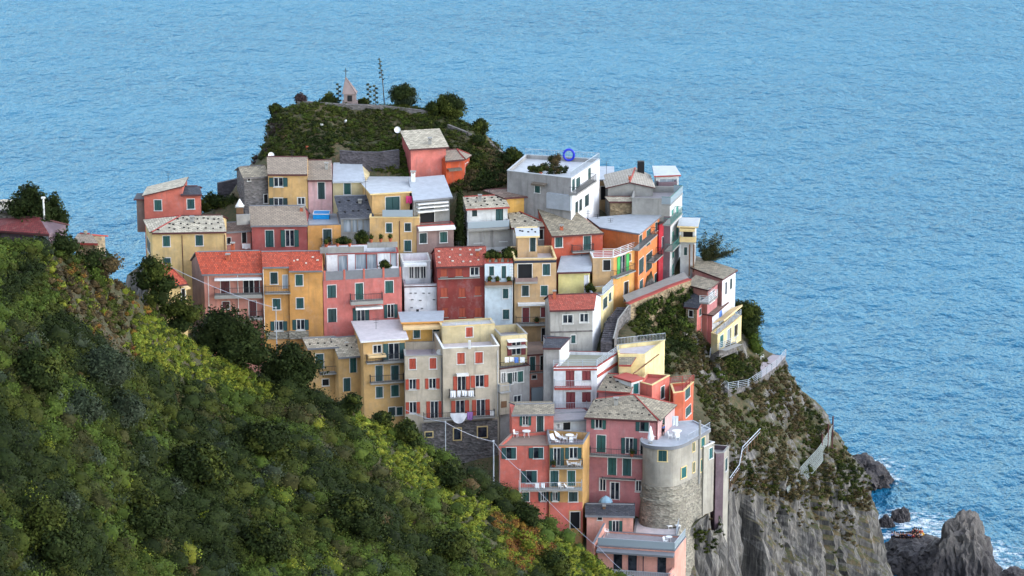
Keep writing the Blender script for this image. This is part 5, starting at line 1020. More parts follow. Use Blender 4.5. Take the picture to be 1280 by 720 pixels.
drk = [(508, 545, 1.5, 'dark round bush below the beige house'), (441, 498, .9, 'dark bush right of the rounded evergreen'), (478, 522, 1.0, 'dark bush at the foot of the yellow balcony house'), (655, 645, 1.5, 'dark bush at the foot of the coral red house'), (560, 600, 1.6, 'dark bush below the stone basement'), (250, 600, 2.6, 'big dark tree in the middle of the slope'), (440, 660, 2.8, 'big dark tree at the lower middle of the slope'), (330, 560, 2.2, 'dark tree right of the middle of the slope'), (180, 660, 2.3, 'dark tree in the lower left of the slope'), (45, 480, 2.2, 'dark tree left of the olive trees'), (560, 690, 2.0, 'dark tree below the yellow vines at the right'), (690, 712, 1.8, 'dark green bush beside the rust coloured bush'), (60, 690, 2.6, 'dark tree in the bottom left corner'), (330, 690, 2.2, 'dark tree at the bottom of the slope left of centre')]
for px, py, w, lb in drk:
    T('bush' if w < 1.7 else 'dark_tree', lb, base_on_hill(px, py + 12), w * 1.4, rblobs(6, w * 1.25, w * 1.5, .25, .62), ['dark', 'dark', 'mid'], .33, 75, .16, 'bush' if w < 1.7 else 'tree')
T('autumn_bush', 'rust orange bush below the coral red house', base_on_hill(655, 690), 2, rblobs(6, 1.8, 1.8, .2, .6), ['rust', 'rust', 'yellow'], .3, 75, .12, 'bush')
T('autumn_bush', 'yellow green bush at the right foot of the slope', base_on_hill(735, 712), 1.6, rblobs(5, 1.6, 1.4, .2, .6), ['yellow', 'bright'], .3, 75, .12, 'bush')
# on the headland
def hz(px, py, Y): p = at(px, py, Y); return V((p.x, p.y, drop(p.x, p.y)))
T('cypress', 'tall dark cypress in the gap beside the grey slatted house', at(575, 312, 373), 8.5, [(0, 0, z, 1.0 - .07 * z, .9, 1.3) for z in (1, 2.3, 3.6, 4.8, 6, 7.2)], 'dark', .28, 95, .16)
T('bush', 'dark bushy tree left of the ruined stone house', at(262, 276, 383), 4, [(0, 0, 2, 1.8, 1.6, 1.8), (1.8, 0, 1.8, 1.5, 1.4, 1.6), (.8, -.4, 3, 1.5, 1.3, 1.1)], ['dark', 'dark', 'mid'], .32, 85, .15, 'tree')
T('bush', 'green bush by the white capped chimney', at(286, 280, 382), 4, [(0, 0, 2.2, 1.5, 1.3, 1.6), (.6, 0, 3.4, 1.1, 1, .9)], ['mid', 'dark'], .32, 85, .15, 'tree')
for px, py, Y, w, lb in [(505, 138, 400, 2.1, 'rounded grey green bush on the hill top beside the flower stalk'), (563, 168, 398, 2.4, 'largest green bush on the right of the hill top'), (412, 142, 400, 1.4, 'dark bush left of the white shrine'), (455, 142, 400.5, 1.0, 'small dark bush right of the white shrine'), (345, 152, 396, 1.1, 'dark bush at the left end of the hill top'), (600, 172, 397, 1.3, 'dark bush at the right end of the hill top'), (640, 205, 389, 1.7, 'dark bush next to the large white house'), (376, 140, 398, 1.0, 'reddish bush on the left of the hill top'), (598, 190, 391, 1.2, 'dark bush right of the vermilion house'), (540, 160, 397, 1.2, 'dark bush behind the tall pink house')]:
    p = hz(px, py, Y); T('bush', lb, p, w * 1.3, rblobs(5, w, w * 1.3, .1, .62), 'purple' if 'reddish' in lb else ['bluegreen', 'dark'] if 'grey' in lb else ['dark', 'mid'], .27, 85, .1, 'bush')
def feather():
    P = at(880, 336, 386); r = empty('tamarisk_tree', P, 'feathery green tamarisk tree behind the slim house with the canopy', 'tree'); mb = MB(); L = Leaves(); mb.tube([V((0, 0, -1.5)), V((.1, 0, 1.2)), V((.3, 0, 2))], [.25, .2, .15], 'bark', 7); rg = np.random.default_rng(9)
    for k in range(34):
        a = rg.uniform(-.5, 1.15); b = rg.uniform(-.7, .7); ln = rg.uniform(2.4, 5.2); d = V((math.sin(a), math.sin(b) * .6, math.cos(a))).normalized(); s = V((.2, 0, 1.0)); pts = [s + d * ln * t + V((.35 * t * t, 0, -.5 * t * t)) for t in (0, .35, .7, 1)]; mb.tube(pts, [.06, .04, .025, .012], 'bark', 4)
        for t in np.linspace(.2, 1, 12):
            c = s + d * ln * t + V((.35 * t * t, 0, -.5 * t * t)); L.blob(tuple(c), (.42, .4, .42), 16, .2, 'olive' if k % 2 else 'grass', rng=rg, lower=-1, core=0)
    mb.build('trunk', r, loc=(0, 0, 0)).location = (0, 0, 0); L.obj('crown', r)
feather()
T('oak_tree', 'dense green tree beside the low ochre house on the sea edge', at(934, 425, 382), 6, [(0, 0, 4.2, 1.7, 1.6, 1.5), (-1, 0, 5, 1.3, 1.3, 1), (.9, 0, 2.8, 1.5, 1.4, 1.5), (.2, -.3, 1.6, 1.6, 1.4, 1.3), (1.1, 0, 4.2, 1.1, 1, 1), (-.6, 0, 2.6, 1.4, 1.4, 1.5)], ['dark', 'dark', 'mid'], .28, 95, .18)
T('bush', 'bright green bush above the railed cliff terrace', at(944, 446, 380), 3, [(0, 0, 1.6, 1.1, 1, 1.3), (-.3, 0, 2.7, .9, .8, .9)], 'bright', .27, 90, .12, 'bush')
T('bush', 'brownish bush inside the bend of the railed path', at(920, 464, 371), 2.4, [(0, 0, 1.2, 1.3, 1.1, 1.3), (.5, 0, 2.0, .9, .8, .9)], ['brown', 'dark'], .27, 85, .12, 'bush')
def stalk():
    P = hz(481, 145, 401); r = empty('agave', P, 'tall thin agave flower stalk on the hill top', 'plant'); mb = MB(); Q = at(474, 72, 401) - P; mb.tube([V((0, 0, -.3)), Q * .5 + V((.12, 0, 0)), Q], [.09, .07, .04], 'bark', 6); mb.build('stalk', r, loc=(0, 0, 0)).location = (0, 0, 0); L = Leaves(); rg = np.random.default_rng(4)
    for k in range(10): t = .55 + .045 * k; L.blob(tuple(Q * t + V((.35 * (-1) ** k * (1.15 - t), 0, .1))), (.22, .2, .14), 12, .2, 'olive', rng=rg, lower=-1)
    L.obj('flowers', r); m = MB()
    for k in range(14):
        a = k * .449; d = V((math.cos(a), math.sin(a), .9)).normalized(); m.poly([V((-d.y * .1, d.x * .1, 0)), V((d.y * .1, -d.x * .1, 0)), d * 1.1], 'shutter_green')
    m.build('leaf_rosette', r, loc=(0, 0, 0)).location = (0, 0, 0)
    for i, (px, y0, y1) in enumerate([(462, 104, 142), (470, 106, 142), (424, 104, 140)]):
        m = MB(); A, B = at(px, y1, 401), at(px - 1, y0, 401); m.tube([A - UP * .5, B], .04, 'bark', 5); L = Leaves()
        for k in range(8): L.blob(tuple(A.lerp(B, .4 + .08 * k) - A + V((.2 * (-1) ** k, 0, 0))), (.25, .2, .22), 10, .18, 'olive', rng=rg, lower=-1)
        e = empty('sapling', A, ['thin bare sapling left of the agave stalk', 'thin sapling just left of the agave stalk', 'thin sapling left of the white shrine'][i], 'plant'); m.build('trunk', e); L.obj('crown', e)
stalk()
def shrine():
    P = hz(438, 147, 400); r = empty('shrine', P, 'small whitish shrine with a pointed roof and cross on the hill top', 'shrine'); m = MB(); m.abox(V((0, 0, -.6)), 2.3, 2.0, 1.4, 'monument'); m.abox(V((0, 0, .8)), 1.8, 1.6, 1.2, 'monument'); m.abox(V((0, -.82, .9)), .7, .08, .9, 'dark'); m.build('base', r, loc=(0, 0, 0)).location = (0, 0, 0)
    m = MB(); ap = V((-.6, 0, 4.4)); q = [V((-1.05, -.95, 2)), V((1.05, -.95, 2)), V((1.05, .95, 2)), V((-1.05, .95, 2))]
    for i in range(4): m.poly([q[i], q[(i + 1) % 4], ap], 'monument'); m.tube([q[i], ap], .07, 'monument', 5)
    m.poly(q[::-1], 'monument'); m.build('roof', r, loc=(0, 0, 0)).location = (0, 0, 0); m = MB(); m.tube([ap, ap + UP * 1.4], .05, 'iron', 5); m.tube([ap + V((-.35, 0, .95)), ap + V((.35, 0, .95))], .05, 'iron', 5); m.build('cross', r, loc=(0, 0, 0)).location = (0, 0, 0)
shrine()
def dishpole():
    P = at(497, 178, 391); m = MB(); r = empty('dish_antenna', P, 'white satellite dish on a pole left of the tall pink house', 'satellite dish'); m.tube([V((0, 0, -2)), V((0, 0, 1.6))], .05, 'iron', 6); m.build('pole', r, loc=(0, 0, 0)).location = (0, 0, 0); m = MB(); n = V((.1, -1, .3)).normalized(); a = n.cross(UP).normalized(); b = n.cross(a); c = V((0, -.1, 1.9))
    R_ = [[c + n * (.16 * q * q) + (a * math.cos(k * .5236) + b * math.sin(k * .5236)) * .48 * q for k in range(12)] for q in (.05, .5, .8, 1)]
    for dz in (0, -.05):
        for A, B in zip(R_, R_[1:]):
            for k in range(12): m.poly([p + n * dz for p in (A[k], A[(k + 1) % 12], B[(k + 1) % 12], B[k])], 'trim_white')
    m.build('dish', r, loc=(0, 0, 0)).location = (0, 0, 0)
dishpole()
# garden stakes
sr = MB()
# ------------------------------------------------------------------ poles and cables
def pole(name, label, px, y0, y1, Y, rad, m, cat='pole', extra=1.5):
    B, Tp = at(px, y1, Y), at(px, y0, Y); mb = MB(); mb.tube([V((B.x, B.y, B.z - extra)), V((B.x, B.y, Tp.z))], [rad, rad * .75], m, 8); mb.abox(V((B.x, B.y, Tp.z)), rad * 3, rad * 3, .15, m); return tag(mb.build(name, loc=B), label, cat), V((B.x, B.y, Tp.z))
pole('white_pole', 'white pole beside the maroon roofed cottage', 56, 248, 291, 273.5, .13, 'trim_white')
_, p1 = pole('utility_pole', 'pale pole in front of the orange yellow house', 346, 385, 436, 355.5, .075, 'steel')
_, p2 = pole('utility_pole', 'tall white pole at the left edge of the coral red house', 617, 552, 606, 329, .09, 'steel')
_, p3 = pole('utility_pole', 'short pale pole on the slope under the stone basement', 557, 528, 566, 298.5, .05, 'steel')
_, p4 = pole('utility_pole', 'thin white post on the coral red house balcony end', 650, 588, 612, 329.2, .05, 'trim_white')
def cable(label, a, b, sag=.6, rad=.03): 
    m = MB(); m.tube([a.lerp(b, t) - UP * sag * 4 * t * (1 - t) for t in np.linspace(0, 1, 10)], rad, 'cable', 5); tag(m.build('cable', loc=a), label, 'cable')
cable('white cable running down to the pole at the orange yellow house', at(206, 330, 350), p1, .5, .035)
cable('white cable from the beige house to the white pole at the coral house', at(506, 512, 300), p3 + UP * .02, .2); cable('cable between the two white poles by the stone basement', p3, p2, .3)
cable('cable sloping across the coral red house front', p2, p4, .3); cable('long white cable dropping to the bottom peach house', p4, at(747, 684, 322.5), .4); cable('white cable from the peach house terrace to the lower right', at(747, 682, 322.4), at(790, 722, 318), .3)
# small things on the slope
wall_line('garden_wall', 'short pale concrete parapet on the slope beside the stone basement', [at(593, 613, 298.5), at(602, 594, 299.5)], .5, .25, 'concrete', down=.9)
wall_line('terrace_wall', 'low stone terrace wall along the yellow vines', [base_on_hill(172, 398), base_on_hill(215, 418)], .35, .4, 'stone', down=.6)
wall_line('terrace_wall', 'low stone terrace wall beside the dark evergreens', [base_on_hill(240, 442), base_on_hill(285, 462)], .35, .4, 'stone', down=.6)
wall_line('white_rail', 'white sloping handrail wall right of the pale blue cottage end', [at(61, 300, 273), at(86, 310.5, 274)], .2, .12, 'trim_white', cat='rail', down=.4)
# ------------------------------------------------------------------ furniture
def chair_proto():
    r = empty('plastic_chair', (0, 0, -200), 'white plastic chair', 'chair')
    def part(n, f): m = MB(); f(m); o = m.build(n, r, loc=(0, 0, 0)); o.location = (0, 0, 0)
    part('seat', lambda m: m.abox(V((0, 0, .4)), .5, .48, .05, 'plastic'))
    part('backrest', lambda m: m.box(V((0, .22, .45)), V((1, 0, 0)), V((0, .2, 1)).normalized(), V((0, 1, 0)), -.25, .25, 0, .5, 0, .04, 'plastic'))
    for s in (-1, 1):
        part('armrest', lambda m: (m.abox(V((s * .25, 0, .62)), .06, .46, .04, 'plastic')))
        for q in (-1, 1): part('leg', lambda m: m.tube([V((s * .25, q * .24, 0)), V((s * .22, q * .2, .62 if q < 0 else .42))], .03, 'plastic', 5))
    return r
def table_proto(m_='plastic', r_=.5):
    r = empty('terrace_table', (0, 0, -200), 'white plastic table', 'table'); m = MB(); m.lathe((0, 0, .7), [(r_, 0), (r_, .05)], m_, 14); m.build('table_top', r, loc=(0, 0, 0)).location = (0, 0, 0)
    for k in range(4): m = MB(); a = k * 1.571 + .785; m.tube([V((math.cos(a) * r_ * .8, math.sin(a) * r_ * .8, 0)), V((math.cos(a) * r_ * .6, math.sin(a) * r_ * .6, .71))], .03, m_, 5); m.build('leg', r, loc=(0, 0, 0)).location = (0, 0, 0)
    return r
def lounger_proto():
    r = empty('sun_lounger', (0, 0, -200), 'white sun lounger', 'sun lounger'); 
    def part(n, f): m = MB(); f(m); o = m.build(n, r, loc=(0, 0, 0)); o.location = (0, 0, 0)
    part('seat', lambda m: m.abox(V((0, -.3, .34)), .62, 1.1, .07, 'plastic')); part('backrest', lambda m: m.box(V((0, .25, .36)), V((1, 0, 0)), V((0, .65, .75)).normalized(), V((0, .75, -.65)).normalized(), -.31, .31, 0, .8, 0, .06, 'plastic'))
    for s in (-1, 1):
        for q in (-.75, .2): part('leg', lambda m: m.tube([V((s * .27, q, 0)), V((s * .27, q, .36))], .035, 'plastic', 5))
    return r
def pot_proto():
    r = empty('potted_plant', (0, 0, -200), 'potted plant', 'potted plant'); m = MB(); m.lathe((0, 0, 0), [(.16, 0), (.24, .4), (.26, .4), (.26, .46)], 'terracotta', 10); m.build('pot', r, loc=(0, 0, 0)).location = (0, 0, 0); L = Leaves(); L.blob((0, 0, .75), (.38, .38, .4), 90, .17, 'mid', lower=-1); L.obj('foliage', r); return r
PR = dict(chair=chair_proto(), table=table_proto(), lounger=lounger_proto(), pot=pot_proto()); used = set()
GR = dict(chair='white plastic chairs on the terraces', table='white tables on the terraces', lounger='white loungers on the terraces', pot='potted plants on the terraces and balconies')
def put(kind, label, P, rz=0, sc=1):
    r = PR[kind]
    if kind not in used: used.add(kind); r.location = P; r.rotation_euler = (0, 0, rz); r.scale = (sc,) * 3; r['label'] = label; r['group'] = GR[kind]; return r
    return copytree(r, P, rz, sc, label, GR[kind])
def floor(h, px, py): return atz(px, py, h.z - h.fh + .02)
c = find('coral red'); put('table', 'white table outside the tiny coral penthouse door', floor(c, 658, 546), .2, 1.1); put('chair', 'white chair left of the table by the coral penthouse', floor(c, 645, 546), 1.2)
o_ = find('ochre house above red'); f = lambda x, y: floor(o_, x, y)
put('lounger', 'white lounger at the left of the ochre roof terrace', f(693, 553), .6); put('lounger', 'second white lounger nearer the penthouse on the ochre roof', f(699, 549), .5); put('table', 'white table in the middle of the ochre roof terrace', f(712, 551), 0, 1.1)
for i, (x, y, rz, lb) in enumerate([(706, 552, 1.6, 'left of'), (718, 551, -1.5, 'right of'), (711, 546, 3.1, 'behind'), (714, 556, 0, 'in front of')]): put('chair', f'white chair {lb} the table on the ochre roof terrace', f(x, y), rz)
tp = lambda x, y: atz(x, y, TZ + .03)
put('table', 'round white table on the rounded tower terrace', tp(846, 547), 0, 1.3); put('chair', 'white chair left of the round white table on the tower terrace', tp(838, 548), 1.4); put('chair', 'white chair in front of the round white table on the tower terrace', tp(847, 550), .1); put('chair', 'white chair behind the furled parasol on the tower terrace', tp(818, 549), .6)
b = find('peach house at the bottom'); f = lambda x, y: floor(b, x, y); put('chair', 'white chair by the left wall of the bottom peach terrace', f(758, 668), 1.1); put('chair', 'white chair at the right end of the bottom peach terrace', f(832, 680), 1.0); put('table', 'white table at the right end of the bottom peach terrace', f(836, 677), 0, .9)
P = atz(834, 659, at(792, 668.5, 329.3).z + .03 - .13); put('lounger', 'left white lounger on the bare upper peach terrace', P, .5); put('lounger', 'right white lounger on the bare upper peach terrace', P + V((1.1, .1, 0)), .5)
h25 = find('beige house with red shutters left'); f = lambda x, y: floor(h25, x, y); put('table', 'white table on the terrace of the orange house', f(521, 430), 0, 1.2); put('chair', 'white chair left of the table on the orange house terrace', f(514, 431), 1.4); put('chair', 'white chair right of the table on the orange house terrace', f(527, 431), -1.4); put('chair', 'tall white chair by the door of the orange house', f(534, 431), 0, 1.2)
cp = PATHP[0]; put('chair', 'white chair on the railed cliff terrace', atz(948, 452, 37.3), .4, 1.2); put('chair', 'second white chair beside it at the inner edge of the cliff terrace', atz(952, 449, 37.3), .8)
w = find('large white house'); f = lambda x, y: floor(w, x, y)
for i, (x, y, s_, lb) in enumerate([(664, 212, .75, 'leftmost'), (671, 213, .8, 'second'), (680, 210, .85, 'third'), (688, 214, .9, 'middle'), (697, 214, .85, 'fifth'), (705, 213, .75, 'rightmost'), (693, 204, 1.3, 'tallest')]): T('bush', f'{lb} shrub of the plants on the roof of the large white house', f(x, y + 3), s_, [(0, 0, s_ * .6, s_ * .7, s_ * .6, s_ * .55), (s_ * .4, 0, s_ * .9, s_ * .45, s_ * .4, s_ * .5), (-s_ * .4, 0, s_ * .7, s_ * .4, s_ * .4, s_ * .5)], ['dark', 'brown', 'mid', 'olive'], .2, 60, .05, 'shrub')
put('pot', 'potted plant at the front edge of the white house roof terrace', f(676, 219), 1, 1.0)
def on(h, x, y, out=.5, f_='F'):
    O, u, n, W = h.face(f_); p = onplane(x, y, O + n * out, n); return p
for x, y, hs, out, lb in [(411, 307, 'small amber', .5, 'potted plant by the green door of the amber house'), (424, 308, 'small amber', .6, 'potted plant at the right of the amber house balcony'), (612, 356, 'narrow pale blue', .5, 'left potted plant on the pale blue house balcony'), (622, 356, 'narrow pale blue', .5, 'middle potted plant on the pale blue house balcony'), (636, 356, 'narrow pale blue', .5, 'right potted plant on the pale blue house balcony'), (671, 407, 'tall buff', .5, 'flower pot on the lowest balcony of the buff house'), (692, 586, 'ochre house above', .6, 'flower pot on the upper ochre balcony'), (790, 572, 'tall mauve', .7, 'potted plant on the long mauve balcony')]:
    put('pot', lb, on(find(hs), x, y, out), x, 1.1)
for x, y, hs, lb in [(505, 315, 'yellow house with a white flat', 'left'), (515, 314, 'yellow house with a white flat', 'right')]: put('pot', f'{lb} red potted plant in front of the yellow loggia house', on(find(hs), x, y, 1.2), x, 1.2)
for i, (x, y) in enumerate([(609, 328), (616, 328), (624, 328), (632, 328), (638, 328)]): put('pot', f'{["leftmost","second","middle","fourth","rightmost"][i]} flowering plant on the roof edge of the pale blue house', atz(x, y, find('narrow pale blue').z - .3), i, 1.3)
def gbush(px, py, Y, w, lb): T('bush', lb, at(px, py, Y), w, rblobs(4, w, w, .1, .6), ['dark', 'mid'], .24, 85, .06, 'bush')
gbush(616, 324, 366, 1.1, 'dark shrub on the terrace above the pale blue house'); gbush(637, 322, 366.5, 1.2, 'dark shrub at the right of the terrace above the pale blue house'); gbush(738, 364, 363, .9, 'green shrub beside the stair terrace rail')
gbush(452, 302, 369, 1.2, 'tall shrub at the right of the glazed veranda'); gbush(429, 305, 368.5, .9, 'reddish shrub at the left of the glazed veranda'); gbush(481, 335, 361, .9, 'potted shrub on the pink house roof terrace')
o33 = find('ochre house above red')
for x, rz, lb in ((712, 1.3, 'left chair at the little table on the upper ochre balcony'), (723, -1.3, 'right chair at the little table on the upper ochre balcony')): put('chair', 'white ' + lb, on(o33, x, 584.3, .5), rz)
put('table', 'little white table on the upper ochre balcony', on(o33, 717.5, 584.3, .5), 0, .8)
put('chair', 'white chair at the middle of the long red balcony', on(o33, 701, 612, .55), .8); put('lounger', 'white lounger at the right end of the long red balcony', on(o33, 711, 612, .5), 1.4, .8)
v7 = find('house with a dark slate roof')
for i, (x, y) in enumerate([(408, 309), (422, 308), (437, 308), (464, 303), (476, 302.5), (488, 302)]): put('pot', ['first', 'second', 'third', 'fourth', 'fifth', 'last'][i] + ' pot from the left in the row below the glazed veranda', at(x, y, 362.4 if i < 3 else 362.6), i, 1.0)
for sub, px, y0, y1, dr in (('plain pale yellow', 727, 308, 318, 5), ('brick orange', 735, 262, 275, 6), ('tall buff', 690, 312, 323, 4), ('windowless looking', 573, 302, 313, 5), ('off white house', 612, 236, 248, 4), ('grey house with a broad', 668, 256, 268, 4), ('yellow house with a pinkish', 470, 398, 410, 5), ('tall mauve', 757, 488, 503, 5), ('large cream', 265, 262, 274, 5), ('yellow house with a long', 365, 188, 200, 4), ('beige house with red shutters left', 540, 436, 446, 1), ('rose red house', 345, 248, 262, 4), ('ochre house with a pale', 758, 202, 214, 3)): find(sub).antenna(px, y0, y1, dr)
for sub, px, py, dr, r_ in (('orange yellow house', 392, 328, 2, .4), ('yellow house with a stepped', 433, 430, 3, .35), ('pink house with a large', 318, 325, 3, .35), ('beige house with red shutters left', 549, 440, 1.5, .4)): find(sub).dish(px, py, dr, r_)
for sub, px, py, dr, w_, h_, mt in (('pink house with a large', 285, 328, 2.5, .5, .9, 'terracotta'), ('windowless looking', 597, 322, 2, .5, .8, 'terracotta'), ('yellow house with a stepped', 448, 434, 3, .5, .8, 'concrete'), ('peeling grey', 693, 372, 2.5, .4, .7, 'terracotta'), ('tall mauve', 770, 508, 3, .55, .9, 'concrete'), ('large cream', 240, 280, 3, .5, .8, 'concrete'), ('off white house', 600, 252, 2, .45, .7, 'concrete'), ('narrow pink house with one', 408, 212, 2.5, .45, .7, 'concrete'), ('house with a dark slate', 450, 258, 3, .45, .7, 'concrete')): find(sub).chim(px, py, dr, w_, h_, mt)
# parasols
def furled():
    P = tp(813, 554); r = empty('parasol', P, 'white furled parasol on the rounded tower terrace', 'parasol'); m = MB(); m.tube([V((0, 0, 0)), V((0, 0, 2.3))], .03, 'steel', 6); m.lathe((0, 0, 0), [(.3, 0), (.3, .1)], 'concrete', 10); m.build('pole', r, loc=(0, 0, 0)).location = (0, 0, 0); m = MB(); m.lathe((0, 0, .45), [(.34, 0), (.4, .3), (.28, 1.0), (.16, 1.5), (.04, 1.9)], 'cloth_white', 9); m.build('canopy', r, loc=(0, 0, 0)).location = (0, 0, 0)
    P = on(MAUVE, 757, 631, 2.2); r = empty('parasol', P, 'open pale blue parasol in front of the mauve house', 'parasol'); m = MB(); m.tube([V((0, 0, -.6)), V((0, 0, 1.3))], .03, 'steel', 6); m.build('pole', r, loc=(0, 0, 0)).location = (0, 0, 0); m = MB(); m.lathe((0, 0, .35), [(.95, 0), (.8, .35), (.5, .65), (.05, .9)], 'umbrella_blue', 8); m.build('canopy', r, loc=(0, 0, 0)).location = (0, 0, 0)
furled()
m = MB(); P = floor(w, 711, 202); N = 24
ring = [P + V((math.cos(k * 2 * math.pi / N) * .75, 0, 1.0 + math.sin(k * 2 * math.pi / N) * .8)) for k in range(N)]; m.tube(ring + ring[:1], .17, 'ring_blue', 8); tag(m.build('blue_ring', loc=P), 'upright bright blue ring on the roof of the large white house', 'ring')
# pool on the amber house
a9 = find('small amber'); P = floor(a9, 402, 272); m = MB(); r = empty('paddling_pool', P, 'bright blue rectangular pool on the flat roof of the amber house', 'pool'); m.abox(V((0, 0, 0)), 2.3, 2.0, .75, 'tarp_blue'); m.build('body', r, loc=(0, 0, 0)).location = (0, 0, 0); m = MB(); m.tube([V((sx * 1.15, sy * 1.1, .76)) for sx, sy in ((-1, -1), (1, -1), (1, 1), (-1, 1), (-1, -1))], .07, 'trim_white', 6); m.build('rim', r, loc=(0, 0, 0)).location = (0, 0, 0)
# laundry (hangs from rails: things of their own)
def cloth(label, h, x0, x1, y0, y1, out, mtl, round_=False, name='laundry', group=None):
    O, u, n, W = h.face('F'); P0, P1 = onplane(x0, y0, O + n * out, n), onplane(x1, y0, O + n * out, n); Pb = onplane(x0, y1, O + n * out, n); H_ = P0.z - Pb.z; m = MB(); K = 12
    def pt(i, j): t = i / K; dr = (math.sin(math.pi * min(.97, max(.03, t))) ** .5 if round_ else 1 - .06 * math.sin(t * 9 + x0)); return P0.lerp(P1, t) - UP * (H_ * dr * j / 4) + n * (.06 * math.sin(t * 14 + x0) * j / 4 + .02)
    for i in range(K):
        for j in range(4):
            q = [pt(i, j), pt(i + 1, j), pt(i + 1, j + 1), pt(i, j + 1)]; m.poly(q[::-1], mtl); m.poly([p - n * .025 for p in q], mtl)
    tag(m.build(name, loc=P0, smooth=True), label, 'laundry', group)
bh = find('tall beige house')
for i, (x0, x1, y1) in enumerate([(563, 569.5, 496.5), (571.5, 576, 496), (577.5, 584, 495), (585.5, 592, 495.5)]): cloth(f'white towel {["at the left end of","second on","third on","at the right end of"][i]} the beige house balcony', bh, x0, x1, 488.3, y1, .84, 'cloth_white', group='laundry drying on balconies')
cloth('large white sheet sagging from the lowest beige balcony', bh, 563, 583.5, 516.5, 529.5, .95, 'cloth_white', True, 'bed_sheet'); cloth('purple cloth beside the large white sheet', bh, 584, 591, 515, 525, .95, 'cloth_purple')
gh = [q for q in HOUSES if q.label.startswith('grey house with laundry')][0]
for i, (x0, x1, y1, mt) in enumerate([(631, 636, 453, 'cloth_white'), (637, 642, 452, 'cloth_white'), (643, 648, 453.5, 'cloth_blue'), (650, 656, 453, 'cloth_white')]): cloth(['left white cloth on the grey house balcony', 'second white cloth on the grey house balcony', 'pale blue cloth on the grey house balcony', 'right white cloth on the grey house balcony'][i], gh, x0, x1, 446.5, y1, .06, mt, group='laundry drying on balconies')
for i, (x0, x1) in enumerate([(669, 674), (676, 681)]): cloth(['left white cloth on the long red balcony', 'right white cloth on the long red balcony'][i], o_, x0, x1, 604, 610, 1.14, 'cloth_white', group='laundry drying on balconies')
cloth('white washing hung under the purple door of the narrow grey house', find('narrow grey and pink'), 302.5, 313, 304.5, 311, .3, 'cloth_white'); cloth('bright pink towel on the loggia of the yellow house', find('yellow house with a white flat'), 507.5, 515, 245, 254, .6, 'cloth_pink')
cloth('white sheet drying beside the mauve hipped roof house', MAUVE, 840, 848, 520, 532, .2, 'cloth_white')
# ------------------------------------------------------------------ sea, rocks
def sea():
    me = bpy.data.meshes.new('water'); s = 2500; me.from_pydata([(-s, -300, 0), (s, -300, 0), (s, 4000, 0), (-s, 4000, 0)], [], [(0, 1, 2, 3)]); t = NT('sea'); P = t.mapped((1, 1, 1))
    n1 = t.noise(t.mapped((.1, .06, 1), (0, 0, R(12))), 1, 3, .5); n2 = t.noise(t.mapped((.42, .28, 1), (0, 0, R(-14))), 1, 4, .6); n3 = t.noise(t.mapped((1.3, .95, 1), (0, 0, R(8))), 1, 3, .6); sw = t.noise(t.mapped((.004, .012, 1), (0, 0, R(10))), 1, 5, .55)
    hgt = t.math('ADD', t.math('MULTIPLY', n1, 2.6), t.math('ADD', t.math('MULTIPLY', n2, 1.2), t.math('MULTIPLY', n3, .22)))
    bp = t.n('ShaderNodeBump'); bp.inputs['Strength'].default_value = 1; bp.inputs['Distance'].default_value = SEA_BUMP; t.l(hgt, bp.inputs['Height']); base = t.mix(t.rng(sw, .38, .62), (.003, .066, .155), (.009, .11, .22)); base = t.mix(t.rng(n2, .35, .7), base, (.014, .145, .265))
    fo = None; fn = t.noise(t.mapped((.5, .8, 1)), 1, 7, .75)
    for px, py, rad in FOAM:
        c = atz(px, py, 0); d = t.n('ShaderNodeVectorMath', operation='DISTANCE'); t.l(P, d.inputs[0]); d.inputs[1].default_value = (c.x, c.y, 0); g = t.rng(d.outputs['Value'], 0, rad * .8, .26, 0); fo = g if fo is None else t.math('MAXIMUM', fo, g)
    f = t.rng(t.math('ADD', fn, fo), .66, .8); dc = t.mix(f, base, (.75, .8, .82)); t.t.nodes.remove(t.b)
    df = t.n('ShaderNodeBsdfDiffuse'); t.l(dc, df.inputs['Color']); t.l(bp.outputs[0], df.inputs['Normal'])
    gl = t.n('ShaderNodeBsdfGlossy'); gl.inputs['Color'].default_value = (.56, .85, 1, 1); gl.inputs['Roughness'].default_value = .18; t.l(bp.outputs[0], gl.inputs['Normal'])
    fr = t.n('ShaderNodeFresnel'); fr.inputs['IOR'].default_value = 1.33; t.l(bp.outputs[0], fr.inputs['Normal'])
    mx = t.n('ShaderNodeMixShader'); t.l(t.math('MULTIPLY', t.math('MULTIPLY', fr.outputs[0], SEA_REFL), t.rng(f, 0, 1, 1, .1)), mx.inputs[0]); t.l(df.outputs[0], mx.inputs[1]); t.l(gl.outputs[0], mx.inputs[2]); t.l(mx.outputs[0], t.t.nodes['Material Output'].inputs[0])
    me.materials.append(t.m); o = bpy.data.objects.new('water', me); COL.objects.link(o); o['kind'] = 'structure'
SEA_BUMP, SEA_REFL = 2.2, .6
FOAM = [(1092, 580, 11), (1107, 598, 9), (1100, 655, 8), (1125, 648, 12), (1150, 655, 16), (1170, 668, 10), (1232, 690, 14), (1250, 712, 14), (1225, 715, 10), (1105, 670, 8), (1165, 690, 10)]
sea()
t = NT('sea_rock'); a = t.noise(t.mapped((.6, .6, .25)), 1, 7, .7); b_ = t.noise(t.mapped((2, 2, 1)), 1, 6, .7); sp = t.n('ShaderNodeSeparateXYZ'); t.l(t.n('ShaderNodeNewGeometry').outputs['Position'], sp.inputs[0])
